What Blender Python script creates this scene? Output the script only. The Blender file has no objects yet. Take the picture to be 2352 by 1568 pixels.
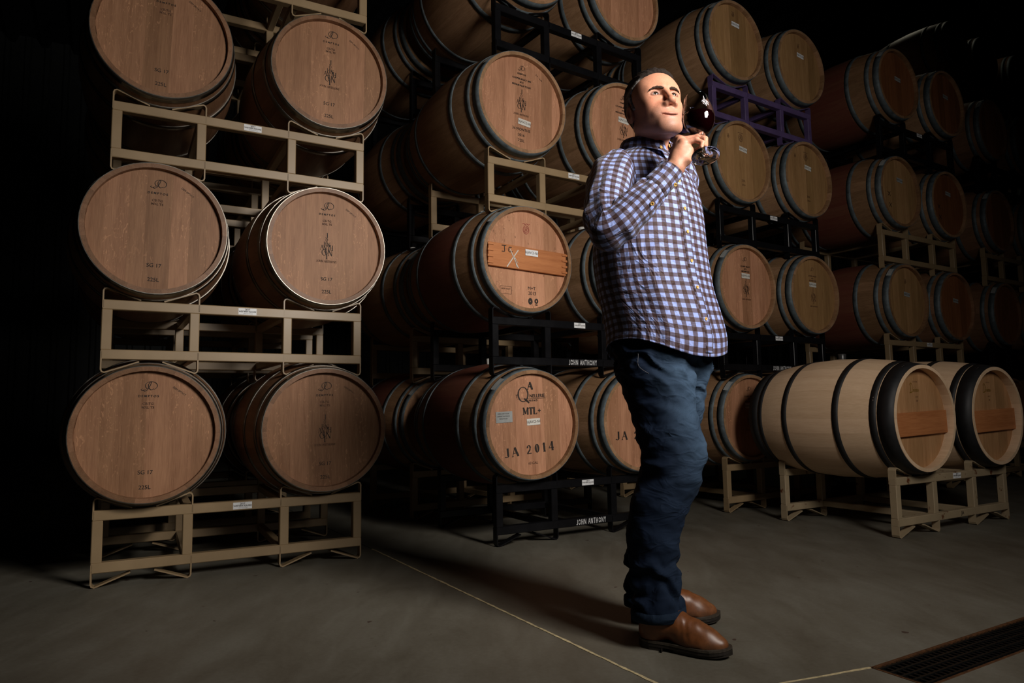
import bpy, math, random, bmesh
import numpy as np
from mathutils import Vector, Matrix, noise

# ------------------------------------------------------------------ camera, world, light, exposure
SC = bpy.context.scene
COL = SC.collection
F_PX, PITCH, ROLL, CAM_H = 1612.64, .0946, -.0153, .71
PI = math.pi

cam_d = bpy.data.cameras.new('camera')
cam_d.sensor_width = 36.0
cam_d.lens = 36.0 * F_PX / 2352.0
cam_d.clip_start = .05
cam_d.clip_end = 100
cam = bpy.data.objects.new('camera', cam_d)
COL.objects.link(cam)
cam.matrix_world = (Matrix.Translation((0, 0, CAM_H)) @ Matrix.Rotation(PI / 2 + PITCH, 4, 'X')
                    @ Matrix.Rotation(ROLL, 4, 'Z'))
SC.camera = cam

world = bpy.data.worlds.new('world')
SC.world = world
world.use_nodes = True
world.node_tree.nodes['Background'].inputs[0].default_value = (.6, .65, .8, 1)
world.node_tree.nodes['Background'].inputs[1].default_value = .0012

SC.view_settings.view_transform = 'Standard'
SC.view_settings.look = 'None'
SC.view_settings.exposure = 0.0
SC.view_settings.gamma = 1.0
SC.view_settings.use_curve_mapping = False


def area(name, loc, target, sx, sy, power, col, spread=180):
    d = bpy.data.lights.new(name, 'AREA')
    d.shape = 'RECTANGLE'
    d.size, d.size_y = sx, sy
    d.energy = power
    d.color = col
    d.spread = math.radians(spread)
    o = bpy.data.objects.new(name, d)
    COL.objects.link(o)
    o.location = loc
    v = Vector(target) - Vector(loc)
    o.rotation_euler = v.to_track_quat('-Z', 'Y').to_euler()
    return o


# photographer's softbox at the right of the camera, and one dim hall lamp over the far rows
area('softbox_light', (1.88, .40, 2.3), (.26, 3.0, 1.75), .75, .95, 42, (1, .93, .86), 122)
area('key_light', (1.72, 1.02, 2.35), (.46, 2.2, 1.42), .42, .5, 5.2, (1, .95, .89), 58)
area('hall_lamp_light', (5.6, 9.9, 7.2), (5.6, 9.9, 0), .9, .5, 2.2, (1, .93, .7), 150)

# ------------------------------------------------------------------ helpers


def at(px, py, Y):
    """world point seen at a photo pixel, at distance Y in front of the camera"""
    a, b = px - 1176, py - 784
    c, s = math.cos(ROLL), math.sin(ROLL)
    u, v = c * a + s * b, -s * a + c * b
    cp, sp = math.cos(PITCH), math.sin(PITCH)
    d = Vector((u / F_PX, cp + v / F_PX * sp, sp - v / F_PX * cp))
    return d * (Y / d.y) + Vector((0, 0, CAM_H))


def mesh(name, verts, faces, mat=None, smooth=False):
    me = bpy.data.meshes.new(name)
    me.from_pydata([tuple(v) for v in verts], [], [tuple(f) for f in faces])
    if smooth:
        me.polygons.foreach_set('use_smooth', [True] * len(me.polygons))
    if mat:
        me.materials.append(mat)
    me.update()
    return me


def obj(name, me, parent=None, loc=(0, 0, 0), rot=(0, 0, 0)):
    o = bpy.data.objects.new(name, me)
    COL.objects.link(o)
    o.location = loc
    o.rotation_euler = rot
    o.parent = parent
    return o


def tag(o, label=None, cat=None, group=None, kind=None):
    if label: o['label'] = label
    if cat: o['category'] = cat
    if group: o['group'] = group
    if kind: o['kind'] = kind
    return o


def box_vf(x0, x1, y0, y1, z0, z1, bev=0.0):
    bm = bmesh.new()
    vs = [bm.verts.new(p) for p in ((x0, y0, z0), (x1, y0, z0), (x1, y1, z0), (x0, y1, z0),
                                    (x0, y0, z1), (x1, y0, z1), (x1, y1, z1), (x0, y1, z1))]
    for f in ((0, 3, 2, 1), (4, 5, 6, 7), (0, 1, 5, 4), (1, 2, 6, 5), (2, 3, 7, 6), (3, 0, 4, 7)):
        bm.faces.new([vs[i] for i in f])
    if bev:
        bmesh.ops.bevel(bm, geom=list(bm.edges), offset=bev, segments=1, affect='EDGES')
    bm.verts.index_update()
    r = [tuple(v.co) for v in bm.verts], [[v.index for v in f.verts] for f in bm.faces]
    bm.free()
    return r


CACHE = {}


def cached(key, fn):
    if key not in CACHE:
        CACHE[key] = fn()
    return CACHE[key]


# ------------------------------------------------------------------ materials


def new_mat(name):
    m = bpy.data.materials.new(name)
    m.use_nodes = True
    nt = m.node_tree
    b = nt.nodes['Principled BSDF']
    return m, nt, b


def N(nt, t, **kw):
    n = nt.nodes.new(t)
    for k, v in kw.items():
        setattr(n, k, v)
    return n


def mathn(nt, op, a, b=None):
    n = N(nt, 'ShaderNodeMath', operation=op)
    for i, v in enumerate((a, b)):
        if v is None: continue
        if isinstance(v, (int, float)): n.inputs[i].default_value = v
        else: nt.links.new(v, n.inputs[i])
    return n.outputs[0]


def mixc(nt, fac, a, b, mode='MIX'):
    n = N(nt, 'ShaderNodeMix', data_type='RGBA', blend_type=mode)
    for i, v in ((0, fac), (6, a), (7, b)):
        if isinstance(v, (int, float)): n.inputs[i].default_value = v
        elif isinstance(v, tuple): n.inputs[i].default_value = (*v, 1)
        else: nt.links.new(v, n.inputs[i])
    return n.outputs[2]


def noise_tex(nt, vec, scale, detail=3, rough=.55, dist=0):
    n = N(nt, 'ShaderNodeTexNoise')
    n.inputs['Scale'].default_value = scale
    n.inputs['Detail'].default_value = detail
    n.inputs['Roughness'].default_value = rough
    n.inputs['Distortion'].default_value = dist
    nt.links.new(vec, n.inputs['Vector'])
    return n.outputs['Fac']


def ramp(nt, fac, stops):
    n = N(nt, 'ShaderNodeValToRGB')
    e = n.color_ramp.elements
    e[0].position, e[0].color = stops[0][0], (*stops[0][1], 1) if len(stops[0][1]) == 3 else stops[0][1]
    e[1].position, e[1].color = stops[-1][0], (*stops[-1][1], 1)
    for p, c in stops[1:-1]:
        x = e.new(p)
        x.color = (*c, 1)
    nt.links.new(fac, n.inputs[0])
    return n.outputs[0]


def mapping(nt, vec, scale, loc=None):
    n = N(nt, 'ShaderNodeMapping')
    n.inputs['Scale'].default_value = scale
    nt.links.new(vec, n.inputs['Vector'])
    if loc is not None: nt.links.new(loc, n.inputs['Location'])
    return n.outputs[0]


def bump(nt, bsdf, h, strength, dist=.002):
    n = N(nt, 'ShaderNodeBump')
    n.inputs['Strength'].default_value = strength
    n.inputs['Distance'].default_value = dist
    nt.links.new(h, n.inputs['Height'])
    nt.links.new(n.outputs[0], bsdf.inputs['Normal'])


def oak(name, dark, light, axis, rough=.55, red=None, flecks=0.0, var=.35, spots=0.0):
    """oak with grain along local axis ('Y' staves, 'Z' head boards, 'X' crossbars); each piece differs"""
    m, nt, b = new_mat(name)
    tc = N(nt, 'ShaderNodeTexCoord').outputs['Object']
    rnd = N(nt, 'ShaderNodeObjectInfo').outputs['Random']
    off = N(nt, 'ShaderNodeCombineXYZ')
    for i, k in enumerate((37., 71., 53.)):
        nt.links.new(mathn(nt, 'MULTIPLY', rnd, k), off.inputs[i])
    sc = {'Y': (1, .06, 1), 'Z': (1, 1, .06), 'X': (.06, 1, 1)}[axis]
    v = mapping(nt, tc, sc, off.outputs[0])
    fine = noise_tex(nt, v, 260, 3, .6)
    mid = noise_tex(nt, v, 42, 4, .6, .6)
    sc2 = {'Y': (1, .25, 1), 'Z': (1, 1, .25), 'X': (.25, 1, 1)}[axis]
    big = noise_tex(nt, mapping(nt, tc, sc2, off.outputs[0]), 9, 3)
    f = mathn(nt, 'ADD', mathn(nt, 'MULTIPLY', fine, .35), mathn(nt, 'ADD', mathn(nt, 'MULTIPLY', mid, .4), mathn(nt, 'MULTIPLY', big, .35)))
    c = ramp(nt, f, [(.36, dark), (.72, light)])
    # brightness of each board
    g = mathn(nt, 'ADD', 1 - var / 2, mathn(nt, 'MULTIPLY', rnd, var))
    gc = N(nt, 'ShaderNodeCombineColor')
    nt.links.new(g, gc.inputs[0]); nt.links.new(g, gc.inputs[1]); nt.links.new(mathn(nt, 'POWER', g, 1.25), gc.inputs[2])
    c = mixc(nt, 1.0, c, gc.outputs[0], 'MULTIPLY')
    if flecks:
        fv = mapping(nt, tc, (1.0, 1.0, .42), off.outputs[0])
        fl = noise_tex(nt, fv, 62, 2, .5, 2.2)
        fl = ramp(nt, fl, [(.60, (0, 0, 0)), (.66, (1, 1, 1))])
        zone = ramp(nt, noise_tex(nt, mapping(nt, tc, (1, 1, .35), off.outputs[0]), 7, 2), [(.45, (0, 0, 0)), (.62, (1, 1, 1))])
        fm = mathn(nt, 'MULTIPLY', mathn(nt, 'MULTIPLY', fl, zone), flecks)
        c = mixc(nt, fm, c, tuple(min(1, q * 1.55) for q in light))
    if spots:
        sp = ramp(nt, noise_tex(nt, mapping(nt, tc, (1, 1, .6), off.outputs[0]), 33, 3, .7), [(.63, (0, 0, 0)), (.70, (1, 1, 1))])
        c = mixc(nt, mathn(nt, 'MULTIPLY', sp, spots), c, tuple(q * .35 for q in dark))
    if red:
        sep = N(nt, 'ShaderNodeSeparateXYZ'); nt.links.new(tc, sep.inputs[0])
        ay = mathn(nt, 'ABSOLUTE', sep.outputs[1])
        w = mathn(nt, 'ADD', ay, mathn(nt, 'MULTIPLY', mathn(nt, 'SUBTRACT', mid, .5), .05))
        k = ramp(nt, w, [(.20, (1, 1, 1)), (.245, (0, 0, 0))])
        k = mathn(nt, 'MULTIPLY', k, mathn(nt, 'ADD', .42, mathn(nt, 'MULTIPLY', big, .6)))
        c = mixc(nt, k, c, red)
    nt.links.new(c, b.inputs['Base Color'])
    b.inputs['Roughness'].default_value = rough
    b.inputs['Specular IOR Level'].default_value = .3
    bump(nt, b, f, .35, .0015)
    return m


def plain(name, col, rough=.5, metal=0.0, spec=.5, nscale=0, namp=0.0, bumps=0.0, rust=0.0, coat=0.0):
    m, nt, b = new_mat(name)
    b.inputs['Base Color'].default_value = (*col, 1)
    b.inputs['Roughness'].default_value = rough
    b.inputs['Metallic'].default_value = metal
    b.inputs['Specular IOR Level'].default_value = spec
    b.inputs['Coat Weight'].default_value = coat
    if nscale:
        tc = N(nt, 'ShaderNodeTexCoord').outputs['Object']
        f = noise_tex(nt, tc, nscale, 4, .6)
        c = ramp(nt, f, [(.3, tuple(q * (1 - namp) for q in col)), (.7, tuple(min(1, q * (1 + namp)) for q in col))])
        if rust:
            geo = N(nt, 'ShaderNodeNewGeometry').outputs['Position']
            k = ramp(nt, noise_tex(nt, geo, 14, 4, .65), [(.66 - rust * .1, (0, 0, 0)), (.74 - rust * .1, (1, 1, 1))])
            c = mixc(nt, k, c, (.12, .035, .01))
        nt.links.new(c, b.inputs['Base Color'])
        nt.links.new(mathn(nt, 'ADD', rough - .1, mathn(nt, 'MULTIPLY', f, .2)), b.inputs['Roughness'])
        if bumps: bump(nt, b, f, bumps)
    return m


M = {}
M['stave_tan'] = oak('oak_stave_tan', (.20, .105, .05), (.40, .235, .125), 'Y')
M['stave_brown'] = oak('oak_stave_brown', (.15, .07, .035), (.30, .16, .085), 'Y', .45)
M['stave_red'] = oak('oak_stave_wine_stained', (.15, .075, .035), (.32, .18, .09), 'Y', red=(.11, .017, .016))
M['stave_new'] = oak('oak_stave_new', (.62, .42, .255), (.80, .585, .385), 'Y', .5, var=.16)
M['head_tan'] = oak('oak_head_tan', (.205, .093, .044), (.395, .205, .107), 'Z', flecks=.5)
M['head_rose'] = oak('oak_head_rose', (.28, .125, .064), (.54, .275, .155), 'Z', flecks=.4)
M['head_spot'] = oak('oak_head_spotted', (.32, .14, .07), (.58, .30, .17), 'Z', flecks=.5, spots=.7)
M['head_yellow'] = oak('oak_head_yellow', (.24, .125, .048), (.43, .25, .105), 'Z')
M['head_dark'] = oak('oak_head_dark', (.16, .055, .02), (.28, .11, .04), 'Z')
M['head_new'] = oak('oak_head_new', (.30, .15, .06), (.52, .29, .135), 'Z')
M['plank'] = oak('pine_plank', (.33, .11, .035), (.55, .22, .08), 'X', var=.2)
M['body_tan'] = M['stave_tan']
M['hoop_gal'] = plain('galvanized_hoop', (.105, .13, .142), .58, .25, .4, 22, .4)
M['hoop_steel'] = plain('steel_hoop', (.20, .185, .16), .33, .9, .5, 12, .2)
M['hoop_black'] = plain('black_hoop', (.010, .010, .011), .58, .1, .5, 15, .3)
M['rivet'] = plain('rivet_steel', (.45, .45, .45), .35, .9)
M['beige'] = plain('beige_rack_paint', (.305, .213, .115), .42, 0, .5, 6, .1, .05)
M['beige_rust'] = plain('beige_rack_paint_rusty', (.37, .285, .175), .5, 0, .5, 6, .1, .05, rust=.55)
M['black'] = plain('black_rack_paint', (.005, .005, .006), .32, 0, .28, 9, .2, .08)
M['purple'] = plain('purple_rack_paint', (.10, .065, .17), .5, 0, .5, 9, .2, .05)
M['ink'] = plain('burnt_ink', (.02, .012, .008), .7)
M['ink_soft'] = plain('faded_ink', (.12, .055, .028), .7)
M['ink_red'] = plain('red_ink', (.28, .03, .025), .7)
M['ink_gold'] = plain('gold_ink', (.25, .14, .02), .5)
M['ink_grey'] = plain('grey_ink', (.14, .14, .15), .7)
M['chalk'] = plain('chalk', (.6, .55, .48), .9)
M['paper'] = plain('sticker_paper', (.68, .66, .60), .5, 0, .4, 40, .04)
M['paper_white'] = plain('sticker_white', (.78, .79, .80), .45, 0, .4, 40, .04)
M['paper_grey'] = plain('sticker_grey', (.34, .35, .34), .55, 0, .4, 40, .08)
M['stencil'] = plain('white_stencil_paint', (.6, .6, .6), .7)
M['bung_dark'] = plain('dark_bung', (.03, .03, .03), .3)
M['silicone'] = plain('silicone_bung', (.7, .7, .66), .35)

# ------------------------------------------------------------------ lettering


def flat(name, polys, mat):
    """2D polygons (x, y) -> mesh in the XZ plane facing -Y"""
    vs, fs = [], []
    for p in polys:
        k = len(vs)
        vs += [(x, 0, y) for x, y in p]
        fs.append(list(range(k, k + len(p))))
    me = mesh(name, vs, fs, mat)
    return me


def seg(x0, y0, x1, y1, w):
    dx, dy = x1 - x0, y1 - y0
    L = math.hypot(dx, dy) or 1
    nx, ny = -dy / L * w / 2, dx / L * w / 2
    return [(x0 - nx, y0 - ny), (x1 - nx, y1 - ny), (x1 + nx, y1 + ny), (x0 + nx, y0 + ny)]


def ringp(cx, cy, rx, ry, wx, wy, a0=0, a1=360, n=22):
    out = []
    A = [math.radians(a0 + (a1 - a0) * i / n) for i in range(n + 1)]
    for a, b in zip(A, A[1:]):
        out.append([(cx + (rx - wx) * math.cos(a), cy + (ry - wy) * math.sin(a)), (cx + rx * math.cos(a), cy + ry * math.sin(a)),
                    (cx + rx * math.cos(b), cy + ry * math.sin(b)), (cx + (rx - wx) * math.cos(b), cy + (ry - wy) * math.sin(b))])
    return out


def curve2(pts, w):
    return [seg(*a, *b, w) for a, b in zip(pts, pts[1:])]


def glyph(c, T, t, serif=True, cut=0.0):
    """polygons of a serif capital in a box of height 1; returns (advance, polys)"""
    P = []

    def ln(x0, y0, x1, y1, w):
        if cut:
            mx, my = (x0 + x1) / 2, (y0 + y1) / 2
            L = math.hypot(x1 - x0, y1 - y0)
            k = cut / L / 2
            P.append(seg(x0, y0, x0 + (x1 - x0) * (.5 - k), y0 + (y1 - y0) * (.5 - k), w))
            P.append(seg(x0 + (x1 - x0) * (.5 + k), y0 + (y1 - y0) * (.5 + k), x1, y1, w))
        else:
            P.append(seg(x0, y0, x1, y1, w))

    def sf(x, y, w=.26):
        if serif: P.append(seg(x - w / 2, y, x + w / 2, y, t * .8))
    adv = .8
    if c == 'J':
        P.append(seg(.3, .97, .3, .15, T)); P.extend(ringp(.12, .16, .18 + T / 2, .18, T * .7, t, 200, 360, 10)); sf(.3, .98); adv = .5
    elif c == 'O' or c == '0':
        rx = .40 if c == 'O' else .30
        if cut:
            P.extend(ringp(rx + .02, .5, rx, .5, T, t * 1.3, 12, 168)); P.extend(ringp(rx + .02, .5, rx, .5, T, t * 1.3, 192, 348))
        else:
            P.extend(ringp(rx + .02, .5, rx, .5, T, t))
        adv = rx * 2 + .14
    elif c == 'H':
        P.append(seg(.12, 0, .12, 1, T)); P.append(seg(.68, 0, .68, 1, T)); ln(.12, .5, .68, .5, t)
        for x in (.12, .68): sf(x, 0); sf(x, 1)
        adv = .9
    elif c == 'N':
        P.append(seg(.1, 0, .1, 1, t)); P.append(seg(.7, 0, .7, 1, t)); ln(.1, 1, .7, 0, T); sf(.1, 0, .22); sf(.1, 1, .2); sf(.7, 1, .22)
        adv = .88
    elif c == 'A':
        P.append(seg(.02, 0, .38, 1, t)); P.append(seg(.76, 0, .38, 1, T)); P.append(seg(.18, .36, .6, .36, t)); sf(.03, 0, .22); sf(.74, 0, .26)
        adv = .84
    elif c == 'T':
        P.append(seg(.36, 0, .36, .97, T)); P.append(seg(.02, .96, .70, .96, t * 1.2)); sf(.36, 0)
        if serif: P.append(seg(.03, .8, .03, .97, t)); P.append(seg(.69, .8, .69, .97, t))
        adv = .78
    elif c == 'Y':
        P.append(seg(.36, 0, .36, .5, T)); P.append(seg(.36, .48, .04, 1, T)); P.append(seg(.36, .48, .68, 1, t)); sf(.36, 0); sf(.05, 1, .22); sf(.67, 1, .2)
        adv = .78
    elif c == 'M':
        P.append(seg(.1, 0, .1, 1, t)); P.append(seg(.1, 1, .45, .1, T)); P.append(seg(.45, .1, .8, 1, t)); P.append(seg(.82, 0, .82, 1, T)); sf(.1, 0); sf(.82, 0); sf(.82, 1, .2); sf(.1, 1, .2)
        adv = 1.02
    elif c == 'L':
        P.append(seg(.14, 0, .14, 1, T)); P.append(seg(.14, .03, .6, .03, t)); P.append(seg(.59, 0, .59, .22, t)); sf(.14, 1)
        adv = .74
    elif c == '+':
        P.append(seg(.05, .5, .55, .5, .13)); P.append(seg(.3, .25, .3, .75, .13)); adv = .7
    elif c == '1':
        P.append(seg(.22, 0, .22, 1, T)); P.append(seg(.22, .97, .05, .84, t)); sf(.22, 0, .34); adv = .5
    elif c == '2':
        P.extend(ringp(.32, .72, .28, .28, T * .8, t, -40, 190, 14)); P.append(seg(.50, .52, .08, .08, T * .7)); P.append(seg(.04, .05, .62, .05, .1)); adv = .76
    elif c == '4':
        P.append(seg(.5, 0, .5, 1, T)); P.append(seg(.5, 1, .04, .3, t)); P.append(seg(.02, .29, .7, .29, t * 1.1)); sf(.5, 0); adv = .82
    elif c == ' ':
        adv = .4
    return adv, P


def serif_text(s, h, mat, T=.15, t=.06, serif=True, cut=0.0, narrow=1.0, track=0.0):
    def mk():
        x, out = 0, []
        for c in s:
            a, ps = glyph(c, T, t, serif, cut)
            out += [[(x + px * narrow, py) for px, py in p] for p in ps]
            x += a * narrow + track
        return flat('print', [[((px - x / 2) * h, (py - .5) * h) for px, py in p] for p in out], mat)
    return cached(('serif', s, h, mat.name, T, t, serif, cut, narrow, track), mk)


def text(s, h, mat, bold=0.0, squeeze=1.0):
    """plain capitals from the built-in font, h = height of the capitals"""
    def mk():
        cu = bpy.data.curves.new('print', 'FONT')
        cu.body = s
        cu.align_x = 'CENTER'
        cu.align_y = 'CENTER'
        cu.size = h / .69
        cu.offset = bold * h
        cu.resolution_u = 3
        o = bpy.data.objects.new('tmp', cu)
        COL.objects.link(o)
        dg = bpy.context.evaluated_depsgraph_get()
        me = bpy.data.meshes.new_from_object(o.evaluated_get(dg))
        me.name = 'print'
        bpy.data.objects.remove(o)
        for v in me.vertices:
            x, y, z = v.co
            v.co = (x * squeeze, 0, y)
        me.materials.clear()
        me.materials.append(mat)
        me.update()
        return me
    return cached(('text', s, h, mat.name, bold, squeeze), mk)


def ja_logo(h, mat):
    """tower of thin serif capitals: J / O / HN / ANTH / ONY with the Y running down"""
    def mk():
        out = []

        def put(c, x, y, s, sx=1.0, T=.13, t=.05):
            a, ps = glyph(c, T, t)
            out.extend([[(x + px * s * sx, y + py * s) for px, py in p] for p in ps])
        put('J', -.035, .80, .20, .9)
        put('O', -.045, .66, .13, .8)
        put('H', -.115, .50, .15, .8); put('N', .01, .47, .16, .9)
        put('A', -.24, .34, .18, .8); put('N', -.125, .33, .19, .8); put('T', .02, .33, .22, .75); put('H', .115, .34, .19, .8)
        put('O', -.20, .12, .25, .95, .1, .05); put('N', .04, .12, .24, .9); put('Y', -.085, 0, .30, .75)
        return flat('print', [[(x * h, (y - .5) * h) for x, y in p] for p in out], mat)
    return cached(('logo', h, mat.name), mk)


def cooper_mark(h, mat):
    """script D inside a swash oval"""
    def mk():
        out = ringp(.12, .1, .52, .40, .05, .04, -60, 230, 26)
        out += curve2([(-.55, -.30), (-.42, -.42), (-.2, -.3), (.02, .1), (.12, .42), (.02, .46), (-.12, .2), (-.1, -.1), (.1, -.3), (.34, -.18)], .055)
        out += curve2([(-.62, -.18), (-.75, -.28), (-.6, -.36), (-.3, -.22)], .035)
        return flat('print', [[(x * h, y * h) for x, y in p] for p in out], mat)
    return cached(('mark', h, mat.name), mk)


def crest(h, mat):
    def mk():
        out = ringp(0, 0, .42, .5, .05, .05) + ringp(0, 0, .28, .34, .04, .04)
        out += [seg(-.12, -.2, 0, .24, .05), seg(.12, -.2, 0, .24, .05), seg(-.1, 0, .1, 0, .04)]
        out += curve2([(-.5, .62), (-.3, .72), (-.1, .6), (.1, .72), (.3, .6), (.5, .7)], .05)
        return flat('print', [[(x * h, y * h) for x, y in p] for p in out], mat)
    return cached(('crest', h, mat.name), mk)


def script_word(h, mat):
    """flowing word Divine with a tall swash D"""
    def mk():
        o = ringp(-.95, .22, .34, .62, .06, .05, -95, 150, 22)
        o += curve2([(-1.0, .78), (-1.02, -.36), (-1.25, -.44), (-.85, -.42), (-.6, -.28)], .07)
        x = -.52

        def ii(x):
            return [seg(x, -.36, x + .05, .02, .07)]
        o += ii(x) + [seg(x + .07, .16, x + .08, .2, .07)]; x += .16
        o += curve2([(x, .02), (x + .09, -.36), (x + .24, .04)], .06); x += .32
        o += ii(x) + [seg(x + .07, .16, x + .08, .2, .07)]; x += .16
        o += ii(x) + curve2([(x + .02, -.1), (x + .16, .03), (x + .2, -.1), (x + .18, -.36)], .06); x += .32
        o += curve2([(x, -.2), (x + .2, -.12), (x + .14, .03), (x + .03, -.08), (x + .05, -.34), (x + .2, -.33), (x + .34, -.05)], .06)
        return flat('print', [[(px * h, py * h) for px, py in p] for p in o], mat)
    return cached(('script', h, mat.name), mk)


def rect_label(w, h, mat, t=.0006):
    return cached(('rect', w, h, mat.name), lambda: mesh('sticker', *box_vf(-w / 2, w / 2, -t, 0, -h / 2, h / 2), mat))
# ------------------------------------------------------------------ the hall
T0 = .53
AX = Vector((math.cos(T0), math.sin(T0), 0))       # along the rack rows
AY = Vector((-math.sin(T0), math.cos(T0), 0))      # away, along the barrels


def concrete():
    m, nt, b = new_mat('concrete_floor')
    geo = N(nt, 'ShaderNodeNewGeometry').outputs['Position']
    rot = N(nt, 'ShaderNodeMapping')
    rot.inputs['Rotation'].default_value = (0, 0, .9)
    rot.inputs['Scale'].default_value = (1, .35, 1)
    nt.links.new(geo, rot.inputs['Vector'])
    big = noise_tex(nt, geo, 1.1, 5, .6)
    sw = noise_tex(nt, rot.outputs[0], 5, 5, .65, .4)
    fine = noise_tex(nt, geo, 70, 3, .7)
    f = mathn(nt, 'ADD', mathn(nt, 'MULTIPLY', big, .38), mathn(nt, 'ADD', mathn(nt, 'MULTIPLY', sw, .44), mathn(nt, 'MULTIPLY', fine, .18)))
    c = ramp(nt, f, [(.30, (.080, .068, .047)), (.50, (.142, .130, .101)), (.68, (.20, .192, .158))])
    # wine drips and scuffs
    sp = ramp(nt, noise_tex(nt, mapping(nt, geo, (1, 1, 1)), 17, 2, .5), [(.735, (0, 0, 0)), (.75, (1, 1, 1))])
    c = mixc(nt, mathn(nt, 'MULTIPLY', sp, .75), c, (.045, .018, .014))
    nt.links.new(c, b.inputs['Base Color'])
    nt.links.new(mathn(nt, 'ADD', .42, mathn(nt, 'MULTIPLY', sw, .3)), b.inputs['Roughness'])
    b.inputs['Specular IOR Level'].default_value = .35
    bump(nt, b, f, .12, .004)
    return m


M['concrete'] = concrete()
M['wall'] = plain('dark_corrugated_wall', (.045, .05, .05), .6, 0, .4, 3, .2)
M['ceiling'] = plain('dark_metal_ceiling', (.04, .045, .048), .55, .3, .4, 3, .2)
M['joint'] = plain('joint_sealant', (.58, .48, .28), .7, 0, .3, 60, .35)
M['joint_dark'] = plain('joint_dark', (.03, .027, .022), .9)
M['rust'] = plain('rusty_edge', (.085, .035, .012), .8, .2, .3, 60, .5, .4)
M['iron'] = plain('cast_iron', (.008, .009, .009), .38, .6, .5, 40, .4, .2)


def fr(a, b, z=0.0):
    p = AX * a + AY * b
    return (p.x, p.y, z)


def to_ab(p):
    p = Vector((p[0], p[1], 0))
    return p.dot(AX), p.dot(AY)


def on_floor(px, py):
    d = at(px, py, 1.0) - Vector((0, 0, CAM_H))
    return Vector((0, 0, CAM_H)) + d * (-CAM_H / d.z)


# drain channel: its far edge runs along the rows
ga0, gb1 = to_ab(on_floor(2003, 1533))
ga1 = ga0 + 3.0
gb0 = gb1 - .150
FA, FB = (-13, 13), (-6, 15)
avs = [FA[0], ga0, ga1, FA[1]]
bvs = [FB[0], gb0, gb1, FB[1]]
vs = [fr(a, b) for b in bvs for a in avs]
fs = []
for j in range(3):
    for i in range(3):
        if (i, j) != (1, 1):
            fs.append((j * 4 + i, j * 4 + i + 1, j * 4 + i + 5, j * 4 + i + 4))
k = len(vs)
D = -.09
vs += [fr(a, b, D) for a, b in ((ga0, gb0), (ga1, gb0), (ga1, gb1), (ga0, gb1))]
top = [5, 6, 10, 9]
for i in range(4):
    fs.append((top[i], top[(i + 1) % 4], k + (i + 1) % 4, k + i))
fs.append((k, k + 1, k + 2, k + 3))
floor = tag(obj('floor', mesh('floor', vs, fs, M['concrete'])), kind='structure')


def strip(name, p0, p1, w, z, mat, parent, seed=1, jag=.4):
    rnd = random.Random(seed)
    p0, p1 = Vector(p0), Vector(p1)
    L = (p1 - p0).length
    d = (p1 - p0) / L
    nrm = Vector((-d.y, d.x, 0))
    n = int(L / .03)
    v, f = [], []
    for i in range(n + 1):
        q = p0 + d * (L * i / n)
        a, b_ = w / 2 * (1 + rnd.uniform(-jag, jag)), w / 2 * (1 + rnd.uniform(-jag, jag))
        v += [tuple(q + nrm * a + Vector((0, 0, z))), tuple(q - nrm * b_ + Vector((0, 0, z))), tuple(q + nrm * a), tuple(q - nrm * b_)]
        if i:
            o = 4 * i
            f += [(o - 4, o - 3, o + 1, o), (o - 2, o - 4, o, o + 2), (o - 3, o - 1, o + 3, o + 1)]
    return obj(name, mesh(name, v, f, mat), parent)


ja, jb = on_floor(1530, 1580), on_floor(858, 1262)
dj = (jb - ja).normalized()
strip('floor_joint', ja - dj * 1.5, jb + dj * .02, .0095, .0014, M['joint'], floor, 3)
strip('floor_joint', jb + dj * .02, jb + dj * 6, .006, .0008, M['joint_dark'], floor, 4)
j2, j1 = on_floor(1999, 1533), on_floor(1852, 1559)
d2 = (j1 - j2).normalized()
strip('floor_joint', j2, j2 + d2 * 2.6, .0065, .0012, M['joint'], floor, 5)

# drain grate: rusty angle frame with iron bars and studs
grate = tag(obj('drain_grate', None, None, fr(ga0, gb0)), 'black iron drain grate with rusty edge in the floor at lower right', 'drain grate')
grate.rotation_euler = (0, 0, T0)
GL, GW = ga1 - ga0, gb1 - gb0
for nm, b4 in (('frame_edge', (-.004, GL, GW - .004, GW + .004)), ('frame_edge', (-.004, GL, -.004, .004)), ('frame_edge', (-.004, .004, 0, GW))):
    obj(nm, mesh(nm, *box_vf(b4[0], b4[1], b4[2], b4[3], -.03, .0015, .0008), M['rust']), grate)
bar_me = mesh('bar', *box_vf(-.004, .004, .006, GW - .006, -.022, -.001, .0012), M['iron'])
for i in range(int(GL / .022)):
    obj('bar', bar_me, grate, (.014 + i * .022, 0, 0), (0, 0, 0))
lb = mesh('cross_rib', *box_vf(.004, GL, -.004, .004, -.024, .0005, .001), M['iron'])
for i in range(5):
    obj('cross_rib', lb, grate, (0, GW * (i + .5) / 5, 0))
tag(grate, group=None)

# walls and ceiling, ribbed sheet metal


def ribbed(name, a0, a1, h0, h1, place, step=.3, dep=.03, kind_mat='wall'):
    v, f = [], []
    n = int((a1 - a0) / step)
    xs = []
    for i in range(n):
        s = a0 + i * step
        xs += [(s, 0), (s + step * .6, 0), (s + step * .7, dep), (s + step * .9, dep)]
    xs.append((a0 + n * step, 0))
    for x, d in xs:
        v += [place(x, d, h0), place(x, d, h1)]
    for i in range(len(xs) - 1):
        f.append((2 * i, 2 * i + 2, 2 * i + 3, 2 * i + 1))
    return tag(obj(name, mesh(name, v, f, M[kind_mat])), kind='structure')


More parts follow.
